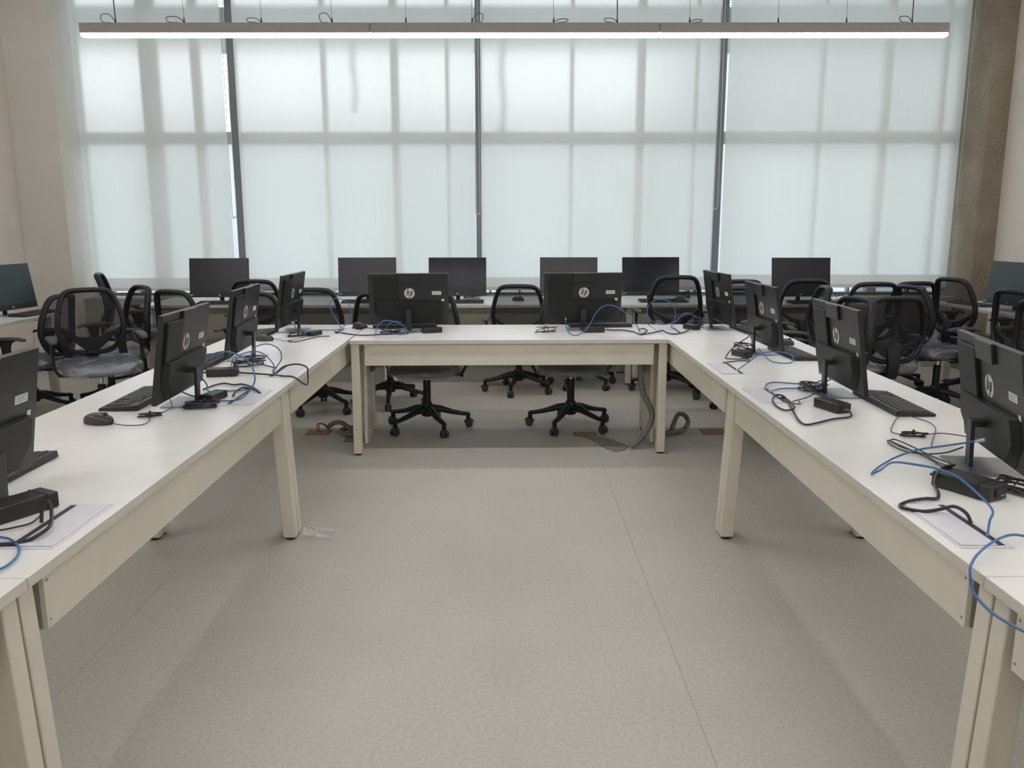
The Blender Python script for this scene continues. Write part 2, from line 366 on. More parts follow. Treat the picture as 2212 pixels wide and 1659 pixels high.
# ================================================================== PENDANT STRIP LIGHT AND ADDED LAMPS
def pendant(y, z, label, wires=True, x=0.03, rot=0.0):
    t = thing('pendant_light', label, 'light', (x, y, z), rot, 'linear pendant lights')
    L = 4.675; x0 = -L/2
    for i in range(3):
        a = x0+i*L/3+(0.0015 if i else 0); b = x0+(i+1)*L/3-(0.0015 if i < 2 else 0)
        MB().box(a, b, -0.034, 0.034, 0.0, 0.052).build('housing', 'light_housing', t, bevel=0.003)
        m_ = MB(); prof = [(-0.030, 0.0), (-0.030, -0.008), (-0.022, -0.016), (0.022, -0.016), (0.030, -0.008), (0.030, 0.0)]
        m_.prism([(a+0.004, p, q) for p, q in prof], [(b-0.004, p, q) for p, q in prof])
        m_.build('diffuser', 'led_diffuser', t)
    if wires:
        rr = random.Random(4)
        for i, wx in enumerate((-2.122, -1.753, -1.337, -0.957, -0.558, -0.201, 0.239, 0.582, 0.974, 1.452, 1.821, 2.176)):
            wx -= 0.03; top = ZC-z
            thick = i in (0, 7, 11)
            g = MB().lathe([(0.004, 0.052), (0.006, 0.056), (0.004, 0.075), (0.002, 0.085)], 8, (wx, 0, 0)).build('cable_gripper', 'wire_steel', t)
            wdx = rr.uniform(-0.05, 0.0)
            MB().tube([(wx, 0, 0.08), (wx+wdx, 0, top)], 0.0032 if thick else 0.0010, 6).build('suspension_wire', 'wire_steel', t)
            if i in (0, 1, 2, 5, 6, 7, 8, 11, 3):
                s_ = rr.choice((-1, 1)); hh = rr.uniform(0.012, 0.05); ww = rr.uniform(0.05, 0.09)
                pts = [(wx, 0, 0.06), (wx+s_*ww*0.4, -0.01, 0.058+hh), (wx+s_*ww, -0.015, 0.058+hh*0.9), (wx+s_*ww*0.9, -0.02, 0.058), (wx+s_*ww*0.3, -0.012, 0.056)]
                MB().tube(smooth_path(pts, 5), 0.0022, 6).build('wire_tail', 'wire_steel', t)
    return t
pendant(4.85, 2.483, 'long lit linear pendant lamp hanging across the room before the blinds')
pendant(1.95, 2.483, 'added unseen linear lamp above the viewer')  # added out of view, like all lamps below, to brighten the room
pendant(-0.95, 2.483, 'added unseen linear lamp close behind the viewer', False)
pendant(-3.85, 2.483, 'added unseen linear lamp midway to the rear wall', False)  # two more lamps added behind the viewer for extra frontal light
pendant(-6.2, 2.483, 'added unseen linear lamp nearest the rear wall', False)
pendant(1.65, 2.483, 'added unseen linear lamp above the side table on the left', True, -3.5, R(90))  # side lamps added out of view to brighten side walls and chairs
pendant(1.65, 2.483, 'added unseen linear lamp above the side table on the right', True, 3.5, R(90))
pendant(6.55, 3.78, 'added unseen linear lamp under the ceiling at left near the window', True, -2.37)  # ceiling lamps added above the view to brighten far floor and walls
pendant(6.55, 3.78, 'added unseen linear lamp under the ceiling at right near the window', True, 2.37)

# ================================================================== TABLES
T = 0.75
def table(label, cx, cy, length, depth, rotz, apron=True, group='white tables', splay=0.02, ends=(1, 1), flaps=(), wrap=False):
    """local x along the table, local -y is the apron side"""
    t = thing('computer_table', label, 'table', (cx, cy, 0), rotz, group)
    hl, hd = length/2-0.0015, depth/2
    MB().box(-hl, hl, -hd+0.0015, hd-0.0015, T-0.0245, T).build('table_top', 'table_laminate', t, bevel=0.0015, smooth=False)
    for s in (-1, 1):
        MB().box(-hl, hl, s*hd-0.0015*(s+1)/2*1.0, s*hd+0.0015*(1-s)/2, T-0.025, T-0.0008).build('edge_band', 'table_edge', t, smooth=False)
    lx = hl-0.030
    for s in (-1, 1):
        for q in (-1, 1):
            y1 = q*(hd-0.055); y0 = q*(hd-0.055+splay*1.6)
            if q > 0: y1 = hd-0.15; y0 = hd-0.13
            w_ = 0.0265; d_ = 0.030
            m_ = MB().prism([(s*lx-w_, y0-d_, 0.012), (s*lx+w_, y0-d_, 0.012), (s*lx+w_, y0+d_, 0.012), (s*lx-w_, y0+d_, 0.012)],
                            [(s*lx-w_, y1-d_, T-0.027), (s*lx+w_, y1-d_, T-0.027), (s*lx+w_, y1+d_, T-0.027), (s*lx-w_, y1+d_, T-0.027)])
            lg = m_.build('leg', 'cream_steel', t, bevel=0.004)
            MB().lathe([(0.022, 0), (0.024, 0.004), (0.024, 0.010), (0.016, 0.013)], 14, (s*lx, y0, 0)).build('foot_glide', 'foot_black', lg)
        MB().box(s*lx-0.02, s*lx+0.02, -hd+0.08, hd-0.16, T-0.075, T-0.030).build('cross_beam', 'cream_steel', t, bevel=0.003)
    for q in (-0.16, 0.14):
        MB().box(-lx+0.02, lx-0.02, q-0.02, q+0.02, T-0.07, T-0.0265).build('frame_rail', 'cream_steel', t, bevel=0.003)
    if apron:
        ay = -hd+0.020; a0 = -lx+0.060; a1 = lx-0.060
        MB().box(a0, a1, ay, ay+0.014, T-0.165, T-0.030).build('modesty_panel', 'cream_steel', t, bevel=0.0015)
        for s in (-1, 1):
            xe = a0 if s < 0 else a1
            MB().box(min(xe, xe-s*0.002), max(xe, xe-s*0.002)+0.0, ay+0.0145, ay+0.05, T-0.165, T-0.030).build('panel_flange', 'slot_grey', t, smooth=False)
            for zz in (T-0.05, T-0.145):
                m_ = MB().lathe([(0.0035, 0), (0.003, 0.0015)], 8).xf(Matrix.Translation((xe-s*0.012, ay-0.0002, zz)) @ Matrix.Rotation(R(90), 4, 'X'))
                m_.build('screw', 'slot_grey', t)
    for fx, fw in flaps:
        fr = MB().box(fx-fw/2, fx+fw/2, -hd+0.030, -hd+0.155, T+0.0002, T+0.0022).build('cable_port', 'flap_grey', t, bevel=0.0008)
        MB().box(fx-fw/2+0.012, fx+fw/2-0.012, -hd+0.122, -hd+0.140, T+0.0023, T+0.0030).build('port_slot', 'foot_black', fr, smooth=False)
        MB().box(fx-fw/2+0.010, fx+fw/2-0.010, -hd+0.036, -hd+0.121, T+0.0023, T+0.0055).build('port_lid', 'flap_grey', fr, bevel=0.0012)
    return t
# side rows: apron (local -y) faces the aisle in the middle
LX = -1.025-0.40; RX = 1.010+0.40; D = 0.80
FL = [(-0.95, 0.315), (0.95, 0.315)]
def left_table(label, y0, y1, fl): return table(label, LX, (y0+y1)/2, y1-y0, D, R(90), flaps=fl, group='white tables of the left row')
def right_table(label, y0, y1, fl): return table(label, RX, (y0+y1)/2, y1-y0, D, R(-90), flaps=fl, group='white tables of the right row')
# for the left row local x -> +y ; for the right row local x -> -y
def fl_left(y0, y1, ys): c = (y0+y1)/2; return [((a+b)/2-c, b-a) for a, b in ys]
def fl_right(y0, y1, ys): c = (y0+y1)/2; return [(c-(a+b)/2, b-a) for a, b in ys]
left_table('white table at lower left corner, cut off by the frame', -0.52, 1.685, [])
left_table('long white table with a mouse on it, left of the aisle', 1.685, 3.865, fl_left(1.685, 3.865, [(1.845, 2.157), (3.385, 3.70)]))
left_table('white table at the far end of the left row, touching the cross table', 3.865, 6.11, fl_left(3.865, 6.11, [(4.01, 4.345), (5.58, 5.89)]))
right_table('white table at lower right corner, cut off by the frame', -0.52, 1.685, [])
right_table('long white table with a blue cable loop, right of the aisle', 1.685, 3.865, fl_right(1.685, 3.865, [(1.84, 2.147), (3.405, 3.73)]))
right_table('white table at the far end of the right row, touching the cross table', 3.865, 6.11, fl_right(3.865, 6.11, [(4.075, 4.40), (5.60, 5.92)]))
ct = table('white table across the end of the aisle between the two rows', -0.007, 5.70, 2.026, D, R(0.9), flaps=[(-0.72, 0.29), (0.72, 0.29)])
# tapered cable risers standing inside its leg frames, with louvre slots
for s in (-1, 1):
    x0 = s*0.955
    m_ = MB().prism([(x0-0.012, -0.215, 0.03), (x0+0.012, -0.215, 0.03), (x0+0.012, 0.10, 0.03), (x0-0.012, 0.10, 0.03)],
                    [(x0-0.012, -0.15, T-0.08), (x0+0.012, -0.15, T-0.08), (x0+0.012, 0.05, T-0.08), (x0-0.012, 0.05, T-0.08)])
    pn = m_.build('cable_riser', 'cream_steel', ct, bevel=0.003)
    for k in range(4):
        MB().box(x0-0.0135, x0+0.0135, -0.10, 0.0, T-0.12-k*0.03, T-0.112-k*0.03).build('louvre_slot', 'foot_black', pn, smooth=False)
# back row under the blinds, users face the window? screens face the room; aprons toward the window
for lbl, x0, x1 in (('white table under the blinds at the left end of back row', -3.31, -1.095), ('white table under the blinds in the middle of back row', -1.095, 1.12), ('white table under the blinds at the right end of back row', 1.12, 3.335)):
    table(lbl, (x0+x1)/2, 7.955, x1-x0, D, R(180), group='white tables under the blinds', splay=0.0)
table('white table along the left wall', -4.15, 5.95, 2.2, D, R(-92.5), group='white tables along the side walls', splay=0.0)
table('white table along the right wall beyond the chairs', 4.36, 6.75, 2.2, 0.76, R(91), group='white tables along the side walls', splay=0.0)

# ================================================================== ALL-IN-ONE COMPUTERS
TILT = R(9); PH = 0.352; PW = 0.54; PY0, PZ0 = -0.012, 0.045
def pt(x, s, n_): return (x, PY0+n_*math.cos(TILT)+s*math.sin(TILT), PZ0+s*math.cos(TILT)-n_*math.sin(TILT))
def uv(u, v): return (PW/2-PW*u, PH*(1-v))
def slab(m_, u0, u1, v0, v1, n0, n1):
    x0, s1 = uv(u0, v0); x1, s0 = uv(u1, v1)
    ring = [(x1, s0), (x0, s0), (x0, s1), (x1, s1)]
    return m_.prism([pt(x, s, n1) for x, s in ring], [pt(x, s, n0) for x, s in ring])
def make_aio():
    t = thing('all_in_one_computer', 'x', 'computer', (0, 0, T), 0, 'black all-in-one computers')
    slab(MB(), 0, 1, 0, 1, 0.0, 0.018).build('display_panel', 'aio_black', t, bevel=0.0015)
    slab(MB(), 0.012, 0.988, 0.012, 0.885, -0.0012, -0.0001).build('screen', 'screen_glass', t, smooth=False)
    ch = MB(); cx, cs = 0.0, 0.020
    ch.prism([pt(0.007*math.cos(a), cs+0.007*math.sin(a), -0.0002) for a in [2*math.pi*k/16 for k in range(16)]], [pt(0.007*math.cos(a), cs+0.007*math.sin(a), -0.0014) for a in [2*math.pi*k/16 for k in range(16)]])
    ch.build('front_badge', 'silver_logo', t)
    st = MB()
    for k in (0, 1): slab(st, 0.945+k*0.025, 0.962+k*0.025, 0.93, 0.955, -0.0014, -0.0002)
    st.build('front_sticker', 'sticker', t)
    slab(MB(), 0.065, 0.36, 0.085, 0.555, 0.0185, 0.030).build('side_cover', 'aio_cover', t, bevel=0.002)
    slab(MB(), 0.367, 0.632, -0.004, 0.172, 0.0185, 0.029).build('webcam_housing', 'aio_black', t, bevel=0.002)
    out = [(.075, .535), (.925, .535), (.945, .76), (.82, .985), (.18, .985), (.055, .76)]
    inn = [(.105, .54), (.895, .54), (.90, .75), (.79, .93), (.21, .93), (.10, .75)]
    q0 = [uv(*p) for p in out]; q1 = [uv(*p) for p in inn]
    MB().prism([pt(x, s, 0.0183) for x, s in q0], [pt(x, s, 0.040) for x, s in q1]).build('lower_cover', 'aio_cover', t, bevel=0.0015)
    # round silver badge with two slanted letters
    bu, bv, br = 0.512, 0.385, 0.0355
    bx, bs = uv(bu, bv)
    cir = [2*math.pi*k/40 for k in range(40)]
    disc = MB().prism([pt(bx+br*math.cos(a), bs+br*math.sin(a), 0.0182) for a in cir], [pt(bx+br*math.cos(a), bs+br*math.sin(a), 0.0192) for a in cir]).build('round_badge', 'silver_logo', t)
    def bar(m_, poly):
        m_.prism([pt(bx-br*a, bs+br*b, 0.0193) for a, b in poly], [pt(bx-br*a, bs+br*b, 0.0200) for a, b in poly])
    def strk(m_, a0, b0, a1, b1, w_, hz=False):
        if hz: bar(m_, [(a0, b0-w_/2), (a1, b1-w_/2), (a1, b1+w_/2), (a0, b0+w_/2)])
        else: bar(m_, [(a0-w_/2, b0), (a0+w_/2, b0), (a1+w_/2, b1), (a1-w_/2, b1)])
    h = MB(); strk(h, -0.56, -0.42, -0.20, 0.955, 0.15); strk(h, -0.36, 0.34, -0.09, 0.34, 0.14, True); strk(h, -0.28, -0.42, -0.10, 0.30, 0.15)
    bar(h, [(-0.175, 0.27), (-0.02, 0.27), (-0.03, 0.36), (-0.10, 0.41), (-0.20, 0.41)])
    h.build('letter_h', 'letter_dark', disc, smooth=False)
    p = MB(); strk(p, -0.03, -0.985, 0.335, 0.41, 0.15); strk(p, 0.29, 0.34, 0.56, 0.34, 0.14, True); strk(p, 0.40, -0.30, 0.56, 0.30, 0.15); strk(p, 0.13, -0.35, 0.40, -0.35, 0.14, True)
    bar(p, [(0.485, 0.27), (0.64, 0.27), (0.62, 0.36), (0.56, 0.41), (0.46, 0.41)]); bar(p, [(0.33, -0.42), (0.41, -0.42), (0.46, -0.36), (0.47, -0.28), (0.32, -0.28)])
    p.build('letter_p', 'letter_dark', disc, smooth=False)
    lb = slab(MB(), 0.795, 0.91, 0.345, 0.415, 0.0182, 0.0188).build('label_sticker', 'sticker', t)
    pm = MB()
    for k in range(3): slab(pm, 0.803, 0.90-0.02*(k % 2), 0.356+k*0.018, 0.364+k*0.018, 0.0188, 0.0190)
    pm.build('print_lines', 'sticker_print', lb, smooth=False)
    slab(MB(), 0.912, 0.946, 0.50, 0.545, 0.0182, 0.0188).build('small_sticker', 'sticker', t)
    # easel stand
    m_ = MB().prism([(-0.019, 0.066, 0.006), (0.019, 0.066, 0.006), (0.019, 0.078, 0.006), (-0.019, 0.078, 0.006)],
                    [(-0.019, 0.072, 0.150), (0.019, 0.072, 0.150), (0.019, 0.084, 0.150), (-0.019, 0.084, 0.150)])
    m_.box(-0.019, 0.019, 0.035, 0.075, 0.130, 0.150)
    m_.build('stand_post', 'aio_black', t, bevel=0.001)
    MB().box(-0.105, 0.105, -0.045, 0.125, 0.0, 0.006).build('base_plate', 'base_metal', t, bevel=0.002)
    return t
aio0 = make_aio()
AIO = [  # x, y, theta (front = (sin, -cos)), dz, label
 (-1.40, 2.115, -90, 'nearest computer at left frame edge, only its far corner showing'),
 (-1.37, 3.44, -88.8, 'rear of computer left of the aisle beside the grey mouse'),
 (-1.475, 4.58, -88, 'rear of computer in left row between two others'),
 (-1.515, 5.76, -92, 'rear of computer at far end of left row, round badge in shadow'),
 (1.475, 5.86, 95, 'rear of computer at far end of right row near the cross table'),
 (1.462, 4.77, 92, 'rear of computer in right row, second from the cross table'),
 (1.442, 3.605, 89, 'rear of computer right of the aisle behind a black power brick'),
 (1.478, 2.48, 79, 'nearest computer at right frame edge, tilted round badge clearly visible'),
 (-0.69, 5.80, 182.5, 'rear of left computer on the table across the aisle'),
 (0.50, 5.85, 184, 'rear of right computer on the table across the aisle'),
 (-2.685, 7.85, 3, 'computer facing us under the narrow left blind'),
 (-1.335, 7.97, 4, 'computer facing us partly behind the left cross-table computer'),
 (-0.49, 7.96, 0, 'computer facing us right of centre blind gap, keyboard before it'),
 (0.555, 7.97, 0, 'computer facing us mostly hidden by right cross-table computer'),
 (1.33, 7.99, 2, 'computer facing us with a very dark screen behind the tall-backed chair'),
 (2.70, 7.85, 0, 'computer facing us alone below the rightmost blind'),
 (-3.97, 6.75, 80, 'computer on left wall table with a blue-grey reflection on its screen'),
 (4.13, 7.00, -80, 'computer on right wall table with a blue-grey reflection on its screen'),
]
AIO[12] = (-0.49, 7.96, 0, 'computer facing us left of the centre blind gap, keyboard before it')
for i, (x, y, th, lbl) in enumerate(AIO):
    o = aio0 if i == 0 else copy_tree(aio0)
    o.location = (x, y, T+0.0003); o.rotation_euler = (0, 0, R(th)); o['label'] = lbl
    if i >= 10: o.scale = (1.0, 1.0, 1.02)
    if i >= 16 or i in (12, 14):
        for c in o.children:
            if c.name.startswith('screen'): c.data = c.data.copy(); c.data.materials[0] = MAT['screen_teal_reflection' if i >= 16 else 'screen_navy']

# ================================================================== KEYBOARDS
def key_mesh(w_, d_):
    m_ = MB(); a, b = w_/2, d_/2; c, e = a-0.0018, b-0.0018
    m_.prism([(-a, -b, 0), (a, -b, 0), (a, b, 0), (-a, b, 0)], [(-c, -e, 0.0045), (c, -e, 0.0045), (c, e, 0.0045), (-c, e, 0.0045)])
    return m_
KW = 0.0186
def key_layout():
    rows = []; y = -0.052
    rows.append((y, [1.25, 1.25, 1.25, 6.25, 1.25, 1.25, 1.25, 1.25])); y += 0.019
    rows.append((y, [2.25]+[1]*10+[2.75])); y += 0.019
    rows.append((y, [1.75]+[1]*11+[2.25])); y += 0.019
    rows.append((y, [1.5]+[1]*12+[1.5])); y += 0.019
    rows.append((y, [1]*13+[2])); y += 0.023
    rows.append((y, [1]*13+[1]))
    out = []
    for j, (yy, ws) in enumerate(rows):
        x = -0.210
        for w_ in ws: out.append((x+w_*KW/2, yy, w_)); x += w_*KW
        x = -0.210+15*KW+0.008
        if j in (0,):
            for k in range(3): out.append((x+(k+.5)*KW, yy, 1))
        elif j == 1: out.append((x+1.5*KW, yy, 1))
        elif j >= 3:
            for k in range(3): out.append((x+(k+.5)*KW, yy, 1))
        x += 3*KW+0.008
        if j < 5:
            for k in range(3 if j else 2):
                out.append((x+((k+.5) if j else (0.75 if k == 0 else 2.0))*KW, yy, 1 if j else (1.9 if k == 0 else 1)))
    return out
KEYS = key_layout()
KB_D = 0.155
def kb_z(y): return 0.0125+0.010*(y+KB_D/2)/KB_D
def kb_body(t):
    a, b = 0.222, KB_D/2
    m_ = MB().prism([(-a, -b, 0.002), (a, -b, 0.002), (a, b, 0.002), (-a, b, 0.002)], [(-a+0.002, -b+0.004, kb_z(-b)), (a-0.002, -b+0.004, kb_z(-b)), (a-0.002, b-0.002, kb_z(b)), (-a+0.002, b-0.002, kb_z(b))])
    m_.build('body', 'kb_body', t, bevel=0.0015)
    for sx in (-0.19, 0.19):
        MB().box(sx-0.012, sx+0.012, -0.07, -0.055, 0.0, 0.003).build('rubber_foot', 'foot_black', t, smooth=False)
def make_kb_joined():
    t = thing('keyboard', 'x', 'keyboard', (0, 0, T), 0, 'black keyboards'); kb_body(t)
    m_ = MB()
    for x, y, w_ in KEYS:
        k = key_mesh(w_*KW-0.0022, 0.0165); k.v = [(a+x, b+y, c+kb_z(y)) for a, b, c in k.v]; m_.add(k.v, k.f)
    ks = m_.build('keys', 'key_black', t, smooth=False); ks['kind'] = 'stuff'
    return t
KMESH = {}
def make_kb_keys():
    t = thing('keyboard', 'x', 'keyboard', (0, 0, T), 0, 'black keyboards'); kb_body(t)
    for x, y, w_ in KEYS:
        kk = round(w_, 2)
        if kk not in KMESH:
            o = key_mesh(w_*KW-0.0022, 0.0165).build('key', 'key_black', t, smooth=False); KMESH[kk] = o.data
        else:
            o = bpy.data.objects.new('key', KMESH[kk]); sc.collection.objects.link(o); o.parent = t
        o.location = (x, y, kb_z(y))
    return t
kbA = make_kb_joined(); usedA = False
KB = [ # x, y, theta (typist side = (sin,-cos)), individual keys, label
 (-1.565, 3.50, -88, True, 'black keyboard under the left computer beside the grey mouse'),
 (1.567, 3.385, 89, True, 'black keyboard under the right computer with a power brick'),
 (1.60, 4.70, 92, False, 'black keyboard by the second right-row computer from the cross table'),
 (-1.525, 2.40, -90, False, 'black keyboard at the left frame edge, only one end showing'),
 (-1.62, 4.44, -90, False, 'black keyboard behind the middle computer of the left row'),
 (-1.66, 5.52, -92, False, 'black keyboard behind the farthest computer of the left row'),
 (1.64, 5.70, 95, False, 'black keyboard behind the farthest computer of the right row'),
 (1.66, 2.48, 82, False, 'black keyboard behind the nearest computer of the right row'),
 (-0.74, 5.965, 182, False, 'black keyboard under the left cross-table computer'),
 (0.64, 6.00, 184, False, 'black keyboard under the right cross-table computer'),
 (-2.62, 7.66, 0, False, 'black keyboard under the narrow left blind'),
 (-1.32, 7.78, 2, False, 'black keyboard before the computer behind left cross-table computer'),
 (-0.46, 7.755, 0, False, 'black keyboard under the blinds with white papers of light behind it'),
 (0.56, 7.76, 0, False, 'black keyboard hidden behind the right cross-table computer'),
 (1.42, 7.82, 0, False, 'black keyboard before the very dark screen behind the tall-backed chair'),
 (2.80, 7.70, 2, False, 'black keyboard before the rightmost computer in back row'),
 (-3.835, 6.83, 84, False, 'black keyboard on the left wall table'),
 (4.10, 7.52, -80, False, 'black keyboard on the right wall table'),
]
KB[12] = (-0.46, 7.755, 0, False, 'black keyboard under the blinds left of the centre gap')
KB[15] = (2.75, 7.655, 2, False, KB[15][4])
KB[10] = (-2.60, 7.655, 0, False, KB[10][4])
for x, y, th, ind, lbl in KB:
    if ind: o = make_kb_keys()
    elif not usedA: o = kbA; usedA = True
    else: o = copy_tree(kbA)
    o.location = (x, y, T+0.0003); o.rotation_euler = (0, 0, R(th)); o['label'] = lbl

# ================================================================== MICE
def make_mouse():
    t = thing('computer_mouse', 'x', 'mouse', (0, 0, T), 0, 'wired computer mice')
    nU, nV = 20, 10
    def shell(sc_, zt, zoff=0.0):
        def fn(u, v):
            a = 2*math.pi*u; r = math.sin(min(1, v)*math.pi/2)
            ca, sa = math.cos(a), math.sin(a)
            x = 0.031*sc_*r*math.copysign(abs(ca)**0.75, ca); y = 0.056*sc_*r*math.copysign(abs(sa)**0.8, sa)
            hgt = zt*(math.cos(min(1, v)*math.pi/2)**0.55)
            hgt *= 0.82+0.18*math.cos((y-0.012)/0.056*1.4)
            return (x, y, zoff+hgt)
        return fn
    MB().grid(shell(1.0, 0.034, 0.003), nU, nV).build('shell', 'mouse_grey', t)
    MB().lathe([(0.0, 0.0), (1.0, 0.0), (1.0, 0.006), (0.9, 0.008)], 20).xf(Matrix.Diagonal((0.0305, 0.055, 1, 1))).build('underside', 'kb_body', t)
    MB().tube([(0, -0.052, 0.020), (0, -0.03, 0.0335), (0, -0.008, 0.0372)], 0.0012, 6).build('button_seam', 'foot_black', t)
    m_ = MB().lathe([(0.0, -0.0035), (0.0085, -0.0035), (0.0085, 0.0035), (0.0, 0.0035)], 14).xf(Matrix.Translation((0, -0.030, 0.0305)) @ Matrix.Rotation(R(90), 4, 'Y'))
    m_.build('scroll_wheel', 'foot_black', t)
    return t
mo0 = make_mouse()
MICE = [(-1.535, 3.075, 75, 'dark grey mouse on left table with cord tied in bundle'), (-1.055, 5.93, 60, 'small dark mouse at the corner of left row and cross table'),
        (-1.545, 5.285, 80, 'dark mouse beside the keyboard at far end of left row'), (0.08, 7.95, 70, 'black mouse alone on the back row table'),
        (1.70, 6.02, 120, 'dark mouse at far end of right row behind the computer'), (1.69, 4.985, 90, 'dark mouse at the end of second right-row keyboard'),
        (3.13, 7.72, 90, 'dark mouse right of the rightmost back row computer')]
MICE[5] = (1.66, 5.06, 90, MICE[5][3])
for i, (x, y, th, lbl) in enumerate(MICE):
    o = mo0 if i == 0 else copy_tree(mo0)
    o.location = (x, y, T+0.0003); o.rotation_euler = (0, 0, R(th)); o.scale = (1.05, 1.05, 1.12); o['label'] = lbl

# ================================================================== POWER ADAPTERS
def make_adapter(l_, w_, h_):
    t = thing('power_adapter', 'x', 'power adapter', (0, 0, T), 0, 'black power adapters')
    MB().box(-l_/2, l_/2, -w_/2, w_/2, 0.001, h_).build('case', 'adapter_black', t, bevel=0.004, seg=3)
    MB().box(l_/2-0.030, l_/2-0.027, -w_/2-0.0006, w_/2+0.0006, 0.002, h_+0.0006).build('seam_band', 'aio_cover', t, smooth=False)
    MB().box(l_/2, l_/2+0.004, -0.014, 0.014, h_*0.25, h_*0.75).build('socket', 'foot_black', t, bevel=0.001)
    for k in (-1, 0, 1): MB().box(l_/2+0.004, l_/2+0.012, k*0.007-0.001, k*0.007+0.001, h_*0.42, h_*0.52).build('pin', 'chrome', t, smooth=False)
    MB().tube([(-l_/2, 0, h_*0.5), (-l_/2-0.025, 0, h_*0.45)], [0.006, 0.0035], 8).build('strain_relief', 'adapter_black', t)
    return t
ad0 = make_adapter(0.145, 0.066, 0.038)
AD = [(-1.265, 2.085, 62, 1.15, 'black power brick at left frame edge behind a cable port'), (-1.25, 3.50, 78, 0.85, 'black power brick beside the ring of blue cable on left table'),
      (-1.40, 4.06, 8, 1.0, 'flat black power brick in left row under the middle computer'), (-1.285, 5.53, 70, 0.75, 'small black power brick at far end of left row'),
      (-0.525, 5.665, 20, 0.9, 'black power brick right of the left cross-table computer'), (0.565, 5.675, 4, 1.0, 'black power brick under the right cross-table computer'),
      (1.262, 5.83, -62, 0.85, 'black power brick at far end of right row near the blue loop'), (1.29, 4.64, -70, 0.85, 'black power brick buried in cables on right row'),
      (1.285, 3.29, -72, 1.0, 'black power brick lying alone on the right table'), (1.275, 2.25, -62, 1.2, 'large black power brick at right frame edge')]
for i, (x, y, th, s, lbl) in enumerate(AD):
    o = ad0 if i == 0 else copy_tree(ad0)
    o.location = (x, y, T+0.0003); o.rotation_euler = (0, 0, R(th)); o.scale = (s, s, s); o['label'] = lbl

